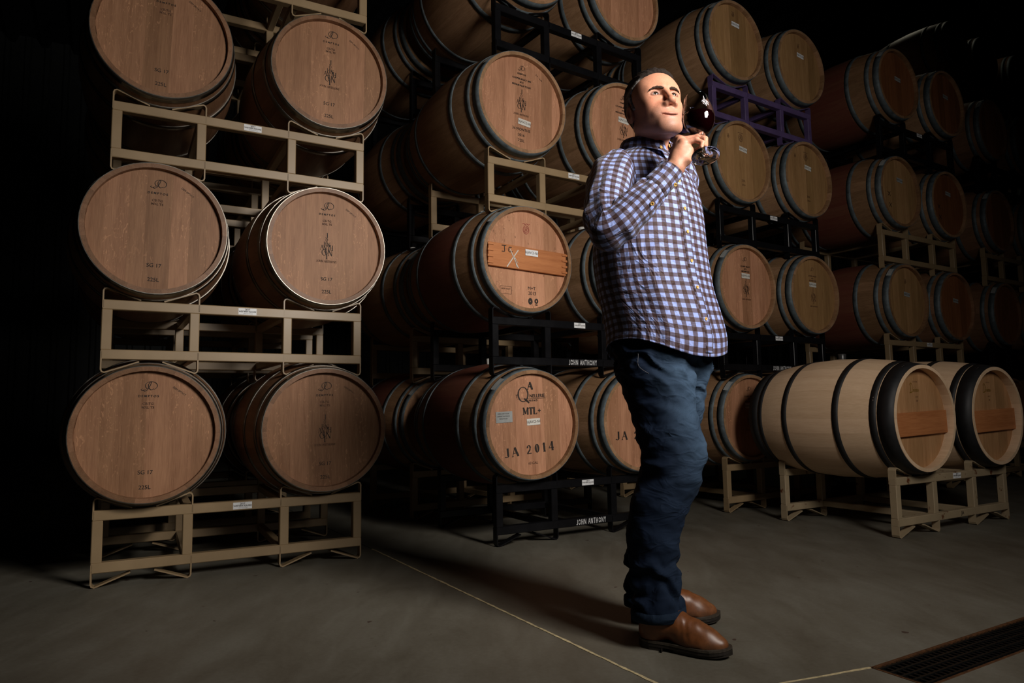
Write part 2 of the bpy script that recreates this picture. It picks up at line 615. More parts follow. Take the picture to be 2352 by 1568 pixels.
ribbed('wall_back', FA[0], FA[1], 0, 7.6, lambda a, d, h: fr(a, FB[1] - d, h))
ribbed('wall_left', FB[0], FB[1], 0, 7.6, lambda a, d, h: fr(FA[0] + d, a, h))
ribbed('wall_right', FB[0], FB[1], 0, 7.6, lambda a, d, h: fr(FA[1] - d, a, h))
ribbed('wall_front', FA[0], FA[1], 0, 7.6, lambda a, d, h: fr(a, FB[0] + d, h))
ribbed('ceiling', FA[0], FA[1], FB[0], FB[1], lambda a, d, h: fr(a, h, 7.6 - d * 3), .5, .05, 'ceiling')

# ------------------------------------------------------------------ barrels
BL, RH, RB = .475, .285, .345           # half length, end radius, bilge radius
NST = 26


def prof(y):
    return RB - (RB - RH) * (y / BL) ** 2


def stave_mesh(mat):
    def mk():
        v, f = [], []
        ys = [-BL, -.445, -.40, -.30, -.18, 0, .18, .30, .40, .445, BL]
        g = PI / NST * .998
        for y in ys:
            r = prof(y)
            ri = r - .028
            if abs(y) > .46: ri = r - .0185
            for a, q in ((-g, r), (-g * .5, r), (0, r), (g * .5, r), (g, r), (PI / NST, ri), (0, ri), (-PI / NST, ri)):
                v.append((q * math.sin(a), y, q * math.cos(a)))
        n = len(ys)
        for i in range(n - 1):
            for j in range(8):
                a, b = i * 8 + j, i * 8 + (j + 1) % 8
                f.append((a, b, b + 8, a + 8))
        f.append((7, 6, 5, 4, 3, 2, 1, 0))
        o = (n - 1) * 8
        f.append(tuple(o + j for j in range(8)))
        me = mesh('stave', v, f, mat)
        me.polygons.foreach_set('use_smooth', [True] * len(me.polygons))
        me.set_sharp_from_angle(angle=.3)
        return me
    return cached(('stave', mat.name), mk)


def body_mesh(mat):
    def mk():
        v, f = [], []
        ys = [-BL, -.445, -.40, -.30, -.18, 0, .18, .30, .40, .445, BL]
        pts = [(prof(y), y) for y in ys] + [(prof(BL) - .026, BL), (prof(BL) - .028, .44), (prof(-BL) - .028, -.44), (prof(-BL) - .026, -BL)]
        n = 40
        for r, y in pts:
            for i in range(n):
                a = 2 * PI * i / n
                v.append((r * math.sin(a), y, r * math.cos(a)))
        P = len(pts)
        for j in range(P):
            for i in range(n):
                a, b = j * n + i, j * n + (i + 1) % n
                c, d = ((j + 1) % P) * n + (i + 1) % n, ((j + 1) % P) * n + i
                f.append((a, b, c, d))
        return mesh('body', v, f, mat, True)
    return cached(('body', mat.name), mk)


def hoop_mesh(y0, y1, mat, thick=.0028):
    def mk():
        v, f = [], []
        n = 56
        for y, d in ((y0, -.001), (y0, thick), (y1, thick), (y1, -.001)):
            r = prof(y) + d
            for i in range(n):
                a = 2 * PI * i / n
                v.append((r * math.sin(a), y, r * math.cos(a)))
        for j in range(3):
            for i in range(n):
                a, b = j * n + i, j * n + (i + 1) % n
                f.append((a, b, b + n, a + n))
        me = mesh('hoop', v, f, mat)
        me.polygons.foreach_set('use_smooth', [n <= p < 2 * n for p in range(len(me.polygons))])
        return me
    return cached(('hoop', y0, y1, mat.name), mk)


def patch_mesh(y0, y1, a0, a1, mat, lift=.0042):
    def mk():
        v, f = [], []
        n = 8
        for i in range(n + 1):
            a = math.radians(a0 + (a1 - a0) * i / n)
            for y in (y0, y1):
                r = prof(y) + lift
                v.append((r * math.sin(a), y, r * math.cos(a)))
        for i in range(n):
            f.append((2 * i, 2 * i + 1, 2 * i + 3, 2 * i + 2))
        return mesh('sticker', v, f, mat, True)
    return cached(('patch', y0, y1, a0, a1, mat.name), mk)


HY, HR, HT = -.449, .2655, .02           # head plane, radius, thickness
CUTS = {0: [-1, -.66, -.36, -.02, .30, .66, 1], 1: [-1, -.74, -.40, -.16, .22, .50, .78, 1], 2: [-1, -.6, -.28, .12, .44, .76, 1]}


def board_mesh(kind, i, mat):
    def mk():
        x0, x1 = CUTS[kind][i] * HR + .00005, CUTS[kind][i + 1] * HR - .00005
        x0, x1 = max(x0, -HR * .999), min(x1, HR * .999)
        n = 7
        xs = [x0 + (x1 - x0) * j / n for j in range(n + 1)]
        up = [(x, math.sqrt(max(0, HR * HR - x * x))) for x in xs]
        ring = up + [(x, -z) for x, z in reversed(up)]
        m_ = len(ring)
        e = .00035 * ((i * 7 + kind * 3) % 3)
        v = [(x, HY - e, z) for x, z in ring] + [(x, HY + HT, z) for x, z in ring]
        f = [tuple(range(m_))[::-1], tuple(range(m_, 2 * m_))]
        for j in range(m_):
            f.append((j, (j + 1) % m_, m_ + (j + 1) % m_, m_ + j))
        return mesh('head_board', v, f, mat)
    return cached(('board', kind, i, mat.name), mk)


def disc_mesh(mat):
    def mk():
        n = 40
        v = [(HR * math.cos(2 * PI * i / n), y, HR * math.sin(2 * PI * i / n)) for y in (HY, HY + HT) for i in range(n)]
        f = [tuple(range(n))[::-1], tuple(range(n, 2 * n))] + [(i, (i + 1) % n, n + (i + 1) % n, n + i) for i in range(n)]
        return mesh('head', v, f, mat)
    return cached(('disc', mat.name), mk)


def plank_mesh(h, mat, pegs=True):
    def mk():
        w = .252
        v, f = box_vf(-w, w, HY - .021, HY - .0012, -h / 2, h / 2, .002)
        # end pegs
        for s in (-1, 1) if pegs else ():
            for z in (-h * .36, -h * .1, h * .16, h * .42):
                a, b = box_vf(min(s * (w - .03), s * (w + .006)), max(s * (w - .03), s * (w + .006)), HY - .026, HY - .019, z - .006, z + .006, .001)
                o = len(v)
                v += a
                f += [[i + o for i in q] for q in b]
        return mesh('crossbar', v, f, mat)
    return cached(('plank', h, mat.name, pegs), mk)


def bung_mesh(mat='silicone'):
    def mk():
        v, f = [], []
        n = 16
        for r, z in ((.0, .033), (.021, .032), (.024, .028), (.0215, -.01)):
            for i in range(n):
                v.append((r * math.cos(2 * PI * i / n), r * math.sin(2 * PI * i / n), z))
        for j in range(3):
            for i in range(n):
                a, b = j * n + i, j * n + (i + 1) % n
                f.append((a, a + n, b + n, b))
        return mesh('bung', v, f, M[mat], True)
    return cached(('bung', mat), mk)


def rivet_mesh():
    def mk():
        v = [(0, 0, .0025)] + [(.004 * math.cos(i * PI / 4), .004 * math.sin(i * PI / 4), .0008) for i in range(8)]
        f = [(0, 1 + i, 1 + (i + 1) % 8) for i in range(8)]
        return mesh('rivet', v, f, M['rivet'], True)
    return cached('rivet', mk)


HOOPS = {'gal': ((-.473, -.428), (-.400, -.366), (-.245, -.210)),
         'steel': ((-.474, -.436), (-.402, -.372), (-.235, -.203)),
         'black': ((-.472, -.392), (-.386, -.352), (-.185, -.150))}
_seed = [0]


def barrel(loc, yaw, label, group, stave='tan', head='tan', hoop='gal', detail=True, spin=0.0, cuts=0, prints=(), plank=None,
           bung=False, hoop_stick=False, recess=0.0):
    root = tag(obj('wine_barrel', None, None, loc, (0, 0, yaw)), label, 'barrel', group)
    sm, hm, om = M['stave_' + stave], M['head_' + head], M['hoop_' + hoop]
    if detail:
        me = stave_mesh(sm)
        for i in range(NST):
            obj('stave', me, root, (0, 0, 0), (0, spin + 2 * PI * i / NST, 0))
        for i in range(len(CUTS[cuts]) - 1):
            hb = obj('head_board', board_mesh(cuts, i, hm), root, (0, recess, 0), (0, spin, 0))
            hb.scale = (1 + recess * 2.1, 1, 1 + recess * 2.1)
    else:
        obj('body', body_mesh(sm), root)
        obj('head', disc_mesh(hm), root)
    obj('rear_head', disc_mesh(hm), root, (0, 0, 0), (0, 0, PI))
    for y0, y1 in HOOPS[hoop]:
        for r in (0, PI):
            obj('hoop', hoop_mesh(y0, y1, om), root, (0, 0, 0), (0, 0, r))
    if detail:
        rv = rivet_mesh()
        for (y0, y1), a0 in zip(HOOPS[hoop], (.35, 1.2, -.9)):
            for da in (0, .05):
                y = (y0 + y1) / 2
                a = -a0 - da + spin
                o = obj('rivet', rv, root)
                r = prof(y) + .0026
                o.matrix_local = Matrix.Rotation(a, 4, 'Y') @ Matrix.Translation((0, y, r))
    if bung:
        obj('bung', bung_mesh('bung_dark' if hoop == 'black' else 'silicone'), root, (0, 0, RB))
    if hoop_stick:
        y0, y1 = HOOPS[hoop][0]
        st = obj('hoop_sticker', patch_mesh(y0 + .006, y1 - .006, -52, -36, M['paper_grey']), root)
    if plank:
        z, tilt, ph = plank
        obj('crossbar', plank_mesh(ph, M['plank'], hoop != 'black'), root, (0, recess, z), (0, tilt, 0))
    for p in prints:
        me, x, z = p[:3]
        tilt = p[3] if len(p) > 3 else 0.0
        lift = p[4] if len(p) > 4 else 0.0
        par = root
        nm = 'sticker' if me.name.startswith('sticker') else 'print'
        obj(nm, me, root, (x * math.cos(spin) + z * math.sin(spin), HY - .0022 - lift + recess, z * math.cos(spin) - x * math.sin(spin)), (0, spin + tilt, 0))
    return root


# ------------------------------------------------------------------ racks
RW, ZB, ZT, RS = 1.127 / 2, .059, .313, .042
BX, BZ, PZ = .746 / 2, .6245, .8825
OV = .0743
BYC = BL - OV                       # barrel centre behind the rack's front face
FRD = .70                           # rear frame
INX = BX - .19                      # outer face of an inner post


def strap(points, mat, t=.006, d=RS):
    v, f = [], []
    n = len(points)
    for i, (x, z) in enumerate(points):
        a = points[max(0, i - 1)]
        b = points[min(n - 1, i + 1)]
        dx, dz = b[0] - a[0], b[1] - a[1]
        L = math.hypot(dx, dz)
        nx, nz = -dz / L * t / 2, dx / L * t / 2
        v += [(x + nx, 0, z + nz), (x + nx, d, z + nz), (x - nx, d, z - nz), (x - nx, 0, z - nz)]
        if i:
            o = 4 * i
            f += [(o - 4 + j, o - 4 + (j + 1) % 4, o + (j + 1) % 4, o + j) for j in range(4)]
    f += [(3, 2, 1, 0), tuple(4 * (n - 1) + j for j in range(4))]
    return v, f


def rack_meshes(mat):
    def mk():
        r = {}
        r['top_rail'] = mesh('top_rail', *box_vf(-RW, RW, 0, RS, ZT - RS, ZT, .003), mat)
        r['bottom_rail'] = mesh('bottom_rail', *box_vf(-RW, RW, 0, RS, ZB, ZB + RS, .003), mat)
        r['post'] = mesh('post', *box_vf(-.02, .02, .0006, RS - .0006, ZB + RS - .002, ZT - RS + .002, .003), mat)
        r['cross_bar'] = mesh('cross_bar', *box_vf(-.0175, .0175, RS - .002, FRD + .002, -.0175, .0175, .003), mat)
        # slanted strap holding a barrel; x measured from the barrel centre, mirrored for the other side
        zc = BZ

        def pts(s, up):
            top = ZT + .050
            p = [(.187, ZT - .035), (.187, top - .012), (.183, top - .003), (.174, top + .0005), (.166, top - .002), (.045, ZT + .0035)]
            if not up:
                p = [(x, ZB + ZT - z) for x, z in p]
                p = [(x, z + (.0035 - (ZB - .0505)) * (1 if z < ZB else 0)) for x, z in p]
            return [(s * x, z) for x, z in p]
        for s in (-1, 1):
            r['saddle', s] = mesh('saddle', *strap(pts(s, True), mat), mat)
            r['foot', s] = mesh('foot', *strap(pts(s, False), mat), mat)
        return r
    return cached(('rack', mat.name), mk)


def rack(loc, yaw, colour, label, group, detail=True, sticker=True, stencil=False, year='2017', stencil_x=.04, ja=False, sx=.02):
    mat = M[colour]
    r = rack_meshes(mat)
    root = tag(obj('barrel_rack', None, None, loc, (0, 0, yaw)), label, 'barrel rack', group)
    for y in (0, FRD):
        obj('top_rail', r['top_rail'], root, (0, y, 0))
        obj('bottom_rail', r['bottom_rail'], root, (0, y, 0))
        for x in (-RW + .0195, -INX - .02, INX + .02, RW - .0195):
            obj('post', r['post'], root, (x, y, 0))
        for c in (-BX, BX):
            for s in (-1, 1):
                obj('saddle', r['saddle', s], root, (c, y, 0))
                obj('foot', r['foot', s], root, (c, y, 0))
    for x in (-INX - .02, INX + .02):
        for z in (ZB + RS / 2, ZT - RS / 2):
            obj('cross_bar', r['cross_bar'], root, (x, 0, z))
    if sticker:
        st = obj('sticker', rect_label(.080, .030, M['paper_white']), root, (sx, -.0003, ZT - RS / 2))
        if detail:
            obj('print', text(year, .0075, M['ink'], .03), st, (0, -.0012, .0085))
            obj('print', text('WESTERN SQUARE', .0062, M['ink'], .03), st, (0, -.0012, -.0005))
            obj('print', text('I N D U S T R I E S', .0035, M['ink_grey']), st, (.002, -.0012, -.0095))
    if stencil:
        t = serif_text('JOHN ANTHONY', .029, M['stencil'], .2, .15, False, .07, .62, .09)
        obj('stencil', t, root, (stencil_x, -.0008, ZB + RS / 2))
    if ja:
        obj('stencil', text('JA', .02, M['ink'], .02), root, (.05, -.0008, ZB + RS / 2 + .002))
    return root


# ------------------------------------------------------------------ print sets for the barrel heads
tag16 = '16JAVCS-NV'


def demptos(full):
    p = [(cooper_mark(.046, M['ink']), .004, .200), (text('D E M P T O S', .009, M['ink'], .02), 0, .160), (text('CB-TG', .010, M['ink_soft'], .02), 0, .128),
         (text('MXL TS', .010, M['ink_soft'], .02), 0, .112), (text('SG 17', .016, M['ink']), 0, -.160), (text('225L', .016, M['ink']), 0, -.222),
         (text('DEM 09TH17', .0075, M['ink']), .118, .182, .62)]
    if full:
        p += [(ja_logo(.128, M['ink']), 0, .005), (serif_text('JOHN ANTHONY', .0105, M['ink_soft'], .16, .08), 0, -.072)]
    return p


def sticker16(x, z, tilt=0.0, lift=0.0, mat='paper'):
    return [(rect_label(.082, .034, M[mat]), x, z, tilt, lift), (text(tag16, .014, M['ink'], 0, .8), x, z, tilt, lift + .0012)]


def months(sz=1.0):
    return [(cooper_mark(.034, M['ink']), 0, .205), (text('DEMPTOS', .009, M['ink'], .02), 0, .172), (text('COOPER SELECT 36M', .009, M['ink'], .03), 0, .143),
            (text('MT2', .009, M['ink'], .03), 0, .124), (text('MEDIUM PLUS TOAST', .009, M['ink'], .03), 0, .105), (ja_logo(.130, M['ink']), 0, .018),
            (serif_text('JOHN ANTHONY', .0105, M['ink_soft'], .16, .08), 0, -.063), (text('36 MONTHS', .015, M['ink']), 0, -.148),
            (text('2016', .015, M['ink']), 0, -.180), (text('225L', .015, M['ink']), 0, -.211), (text('016 - 16.08', .0075, M['ink']), .115, .182, .62)]


def c_print(soft):
    k = M['ink_soft'] if soft else M['ink']
    return [(cooper_mark(.032, k), 0, .19), (text('COOPER SELECT', .009, k, .03), 0, .14), (text('MT2', .009, k, .03), 0, .123), (text('MEDIUM PLUS', .009, k, .03), 0, .106),
            (ja_logo(.130, k), 0, .0), (serif_text('JOHN ANTHONY', .0095, M['ink_soft'], .16, .08), 0, -.085)] + sticker16(0, .076, .03)


def crest_print():
    return [(crest(.055, M['ink_soft']), 0, .175), (crest(.024, M['ink_soft']), -.13, .165), (text('225L', .014, M['ink_soft']), .01, -.13), (text('2016', .012, M['ink_soft']), .01, -.16)] + sticker16(.02, .095, .12)


def xmarks():
    def mk(h):
        return flat('print', [seg(-h, -h, h, h, h * .25), seg(-h, h, h, -h, h * .25)], M['ink'])
    return [(cached('xm', lambda: mk(.018)), -.14, -.03), (cached('xm', lambda: mk(.018)), -.13, -.12)] + sticker16(.02, .10, .12, 0, 'paper_grey')


def tonnellerie():
    P = [(serif_text('A', .038, M['ink'], .3, .12), .0, .203),
         (flat('print', ringp(0, 0, .034, .040, .008, .004) + [seg(.006, -.022, .036, -.046, .008)], M['ink']), -.045, .158),
         (text('NELLERIE', .017, M['ink'], .02, .95), .042, .148), (text('T', .017, M['ink'], .02), -.083, .148),
         (flat('print', [seg(-.085, 0, .09, .0, .0015)], M['ink']), .004, .135), (text('R E M O N D', .009, M['ink'], .05), .006, .124),
         (serif_text('MTL+', .036, M['ink'], .26, .09), .008, .070), (serif_text('JA 2014', .046, M['ink'], .24, .07, True, 0, 1.0, .34), -.005, -.130, -.07),
         (text('60 GAL', .013, M['ink_soft']), .0, -.203), (rect_label(.098, .057, M['paper_grey']), -.165, .045)]
    for i, t in enumerate(('BARREL AND CELLAR', 'CABERNET SAUVIGNON', 'MEDIUM TOAST')):
        P.append((text(t, .006, M['ink'], 0, .8), -.17, .062 - i * .013, 0, .0012))
    return P + sticker16(.012, .012, -.02)


def chalk_star():
    def mk():
        o = [seg(-.028, .042, .022, -.055, .005), seg(.024, .042, -.05, -.055, .006), seg(.0, .0, .012, -.05, .003), seg(.002, 0, .02, -.03, .002)]
        return flat('print', o, M['chalk'])
    return cached('star', mk)


def jc():
    def mk():
        w = .0035
        o = [seg(-.04, .018, -.012, .018, w), seg(-.024, .018, -.022, -.014, w), seg(-.022, -.014, -.04, -.014, w)]
        o += curve2([(.022, .012), (.006, .012), (.002, -.006), (.008, -.014), (.03, -.01)], w)
        return flat('print', o, M['ink'])
    return cached('jc', mk)


def mark_print():
    pl = .021
    return [(crest(.048, M['ink_red']), .0, .165), (text('M+T', .018, M['ink']), .03, -.155), (text('2013', .018, M['ink']), .033, -.182),
            (flat('print', [seg(-.035, .02, .035, .02, .0015), seg(-.035, -.02, .035, -.02, .0015), seg(-.035, -.02, -.035, .02, .0015), seg(.035, -.02, .035, .02, .0015)], M['ink_soft']), -.135, -.175),
            (text('NAPA VALLEY', .008, M['ink_soft'], 0, .8), -.135, -.168), (flat('print', ringp(0, 0, .014, .018, .011, .014), M['ink']), .02, -.225),
            (flat('print', ringp(0, 0, .012, .014, .008, .008), M['ink']), .06, -.222), (text('FSC', .007, M['ink'], .05), .06, -.243),
            (jc(), -.13, .040, 0, pl), (chalk_star(), -.09, .0, 0, pl)] + sticker16(.02, .035, .02, pl, 'paper_white')


def divine_print():
    return [(script_word(.042, M['ink_gold']), 0, .155), (text('C U V E E', .007, M['ink_soft']), 0, .195), (text('M 17', .008, M['ink_soft']), .01, .112), (text('225', .008, M['ink_soft']), .01, .092)]


# ------------------------------------------------------------------ stacks
K = .95
TIER = ('bottom', 'second', 'third', 'fourth', 'fifth', 'sixth')


def place(x, y, t, off):
    dx, dn, dt = off
    u = Vector((math.cos(t), math.sin(t), 0))
    n = Vector((math.sin(t), -math.cos(t), 0))
    p = (Vector((x, y, 0)) + u * dx + n * dn) * K
    return p, t + dt


def stack(x, y, t, levels, offs, desc, group, colours, barrels, depth=0, detail=True, default=None, stickers=(), stencils=(), sxs=None, jas=()):
    """racks with two barrels per tier; barrels[level] = (left options, right options)"""
    for lv in levels:
        p, yaw = place(x, y, t, offs.get(lv, (0, 0, 0)))
        p = p + Vector((-math.sin(yaw), math.cos(yaw), 0)) * depth
        z = lv * PZ
        col = colours.get(lv, 'beige')
        cname = {'beige': 'beige', 'black': 'black', 'purple': 'rusty purple', 'beige_rust': 'rust-spotted beige'}[col]
        rack((p.x, p.y, z), yaw, col, '%s barrel rack, %s tier of %s' % (cname, TIER[lv], desc), group + ' racks', detail and depth == 0,
             sticker=lv in stickers, stencil=lv in stencils, ja=lv in jas)
        for s, nm in ((-1, 'left'), (1, 'right')):
            q = Matrix.Rotation(yaw, 3, 'Z') @ Vector((s * BX, BYC, 0))
            o = dict(default or {})
            o.update((barrels.get(lv) or ({}, {}))[0 if s < 0 else 1])
            extra = o.pop('look', 'oak wine barrel')
            barrel((p.x + q.x, p.y + q.y, z + BZ), yaw, '%s, %s on %s tier of %s' % (extra, nm, TIER[lv], desc), group + ' barrels', detail=detail, **o)


dm = dict(stave='brown', head='tan', hoop='steel')
stack(-1.3003, 3.3735, .513, range(4), {0: (-.005, -.0082, -.0295), 1: (.0013, -.0197, .0165), 2: (.0096, -.0246, -.0007), 3: (.0099, .0162, -.0037)},
      'nearest left stack', 'near left stack', {}, {
          0: (dict(prints=demptos(False), cuts=0, spin=.01, look='oak barrel without stacked letters'), dict(prints=demptos(True), cuts=2, spin=-.015, look='oak barrel with stacked letters')),
          1: (dict(prints=demptos(False), cuts=1, spin=.02, look='oak barrel without stacked letters'), dict(prints=demptos(True), cuts=1, spin=.0, look='oak barrel with stacked letters')),
          2: (dict(prints=demptos(False), cuts=2, spin=.03, look='oak barrel without stacked letters'), dict(prints=demptos(True), cuts=0, spin=.02, look='oak barrel with stacked letters')),
          3: (dict(look='oak barrel at top edge'), dict(look='oak barrel at top edge'))},
      default=dm, stickers=(0, 1, 2))
stack(-1.3003, 3.3735, .513, range(4), {}, 'dark stack behind the nearest left stack', 'stack behind near left stack', {}, {}, depth=1.03, detail=False, default=dm)

gm = dict(stave='tan', head='rose', hoop='gal')
stack(.3911, 4.2077, .5717, range(4), {0: (.0025, .04, -.0437), 1: (-.0079, .0132, .0003), 2: (-.0096, -.0064, -.0054), 3: (.04, -.0089, .03)},
      'stack left of man', 'stack left of the man', {0: 'black', 1: 'black', 3: 'black'}, {
          0: (dict(stave='red', prints=tonnellerie(), cuts=0, spin=-.03, bung=True, hoop_stick=True, look='wine-stained barrel reading JA 2014'),
              dict(prints=[(serif_text('JA 2014', .046, M['ink'], .24, .07, True, 0, 1.0, .34), -.02, -.08)], cuts=2, look='oak barrel half behind the jeans')),
          1: (dict(stave='red', head='spot', prints=mark_print(), plank=(.0, .03, .125), cuts=2, bung=True, hoop_stick=True, look='wine-stained barrel with orange crossbar'),
              dict(bung=True, look='oak barrel half behind the sleeve')),
          2: (dict(stave='tan', prints=months() + sticker16(.02, -.105, .08), cuts=1, hoop_stick=True, spin=.03, look='oak barrel printed 36 MONTHS'),
              dict(prints=months() + sticker16(0, .062, .05), cuts=0, spin=.03, look='oak barrel partly behind the head')),
          3: (dict(look='oak barrel at top edge'), dict(cuts=1, spin=.04, look='plain oak barrel at top edge'))},
      default=gm, stickers=(0, 1, 2, 3), stencils=(0, 1))
stack(.3911, 4.2077, .5717, range(4), {0: (.02, 0, 0), 1: (.02, 0, 0), 2: (.0, 0, 0), 3: (.02, 0, 0)}, 'dark stack behind the one left of man', 'stack behind the one left of the man',
      {2: 'black', 3: 'black'}, {0: (dict(stave='red', bung=True, hoop_stick=True), {}), 1: (dict(stave='tan', bung=True, hoop_stick=True), {}), 2: ({}, {})}, depth=1.05, default=dict(stave='tan', head='tan', hoop='gal'))

ym = dict(stave='tan', head='yellow', hoop='gal')
stack(1.9966, 5.2653, .5665, range(4), {0: (.0021, -.0184, -.0023), 1: (-.0251, .0215, .0014), 2: (.0067, .0047, .0137), 3: (-.0021, -.0028, .009)},
      'stack right of man', 'stack right of the man', {1: 'black', 2: 'black', 3: 'purple'}, {
          0: (dict(head='rose', prints=c_print(False), hoop_stick=True, look='half-shaded oak barrel'), dict(look='hidden oak barrel')),
          1: (dict(head='rose', prints=c_print(False), hoop_stick=True, cuts=1, look='oak barrel with stacked letters'), dict(prints=c_print(True), cuts=2, look='oak barrel with faded letters')),
          2: (dict(prints=crest_print(), hoop_stick=True, cuts=2, look='oak barrel with round crest'), dict(prints=crest_print(), cuts=0, look='oak barrel with faded crest')),
          3: (dict(prints=sticker16(.02, .13, .06, 0, 'paper_white') + [(crest(.03, M['ink_soft']), .0, .2)], hoop_stick=True, cuts=1, look='oak barrel on the purple rack'), dict(prints=sticker16(.02, .10, .1, 0, 'paper_white') + [(crest(.03, M['ink_soft']), .0, .17)], cuts=2, look='oak barrel on the purple rack'))},
      default=ym, stickers=(1, 2), stencils=(1,))
stack(1.9966, 5.2653, .5665, range(4), {}, 'dark stack behind the one right of man', 'stack behind the one right of the man', {1: 'black', 2: 'black'}, {}, depth=1.05, detail=False, default=ym)

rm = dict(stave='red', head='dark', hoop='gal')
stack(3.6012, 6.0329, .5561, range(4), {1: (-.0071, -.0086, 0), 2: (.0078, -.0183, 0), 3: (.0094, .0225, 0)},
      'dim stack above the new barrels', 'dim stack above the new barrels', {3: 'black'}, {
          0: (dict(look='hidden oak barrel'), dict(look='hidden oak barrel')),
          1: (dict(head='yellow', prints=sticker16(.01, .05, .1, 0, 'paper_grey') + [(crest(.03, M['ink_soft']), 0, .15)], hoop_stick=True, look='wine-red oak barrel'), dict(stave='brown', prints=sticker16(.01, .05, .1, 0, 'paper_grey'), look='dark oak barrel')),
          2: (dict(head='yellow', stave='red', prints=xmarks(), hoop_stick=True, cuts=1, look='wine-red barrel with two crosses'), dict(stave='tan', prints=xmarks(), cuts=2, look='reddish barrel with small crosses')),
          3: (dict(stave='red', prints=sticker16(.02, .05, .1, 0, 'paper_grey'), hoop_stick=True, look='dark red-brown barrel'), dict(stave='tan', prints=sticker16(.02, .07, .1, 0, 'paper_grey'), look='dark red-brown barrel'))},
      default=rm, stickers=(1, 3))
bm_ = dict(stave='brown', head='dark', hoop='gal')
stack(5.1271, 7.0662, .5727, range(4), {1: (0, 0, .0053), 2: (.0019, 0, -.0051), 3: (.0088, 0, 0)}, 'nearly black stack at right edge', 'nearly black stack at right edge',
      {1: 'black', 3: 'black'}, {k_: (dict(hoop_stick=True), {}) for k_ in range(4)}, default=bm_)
# a taller stack deeper in the hall, only its top tier shows
stack(6.045, 8.872, .56, range(6), {}, 'tall far stack in top right corner', 'tall far stack', {}, {}, detail=False, default=bm_)
stack(7.536, 9.804, .56, range(6), {}, 'farthest tall stack beyond the top right corner', 'tallest far stack', {}, {}, detail=False, default=bm_)

# two new barrels on a low rack in front
nm_ = dict(stave='new', head='new', hoop='black', recess=.025)
stack(2.6675, 4.3102, .5175, (0,), {0: (-.0704, .0388, .0083)}, 'low foreground rack', 'new barrels', {0: 'beige_rust'}, {
    0: (dict(prints=divine_print(), plank=(-.03, -.03, .125), cuts=2, bung=True, look='pale black-hooped barrel seen whole'),
        dict(prints=divine_print(), plank=(-.03, -.03, .125), cuts=0, look='pale black-hooped barrel cut by frame'))}, default=nm_, stickers=(0,), jas=(0,))
# ------------------------------------------------------------------ sculpting tools (signed distance fields -> mesh)


def smin(a, b, k):
    h = np.clip(.5 + .5 * (b - a) / k, 0, 1)
    return b + (a - b) * h - k * h * (1 - h)


def smax(a, b, k):
    return -smin(-a, -b, k)


def ell(P, c, r):
    q = (P - np.asarray(c, np.float32)) / np.asarray(r, np.float32)
    k0 = np.sqrt((q * q).sum(-1))
    q2 = q / np.asarray(r, np.float32)
    k1 = np.sqrt((q2 * q2).sum(-1)) + 1e-9
    return k0 * (k0 - 1) / k1


def sph(P, c, r):
    return np.sqrt(((P - np.asarray(c, np.float32)) ** 2).sum(-1)) - r


def cone(P, a, b, ra, rb):
    a = np.asarray(a, np.float32); b = np.asarray(b, np.float32)
    ab = b - a
    t = np.clip(((P - a) @ ab) / (ab @ ab + 1e-12), 0, 1)
    d = P - a - t[..., None] * ab
    return np.sqrt((d * d).sum(-1)) - (ra + (rb - ra) * t)


def chain(P, pts, rad, k=.012):
    d = None
    for i in range(len(pts) - 1):
        e = cone(P, pts[i], pts[i + 1], rad[i], rad[i + 1])
        d = e if d is None else smin(d, e, k)
    return d


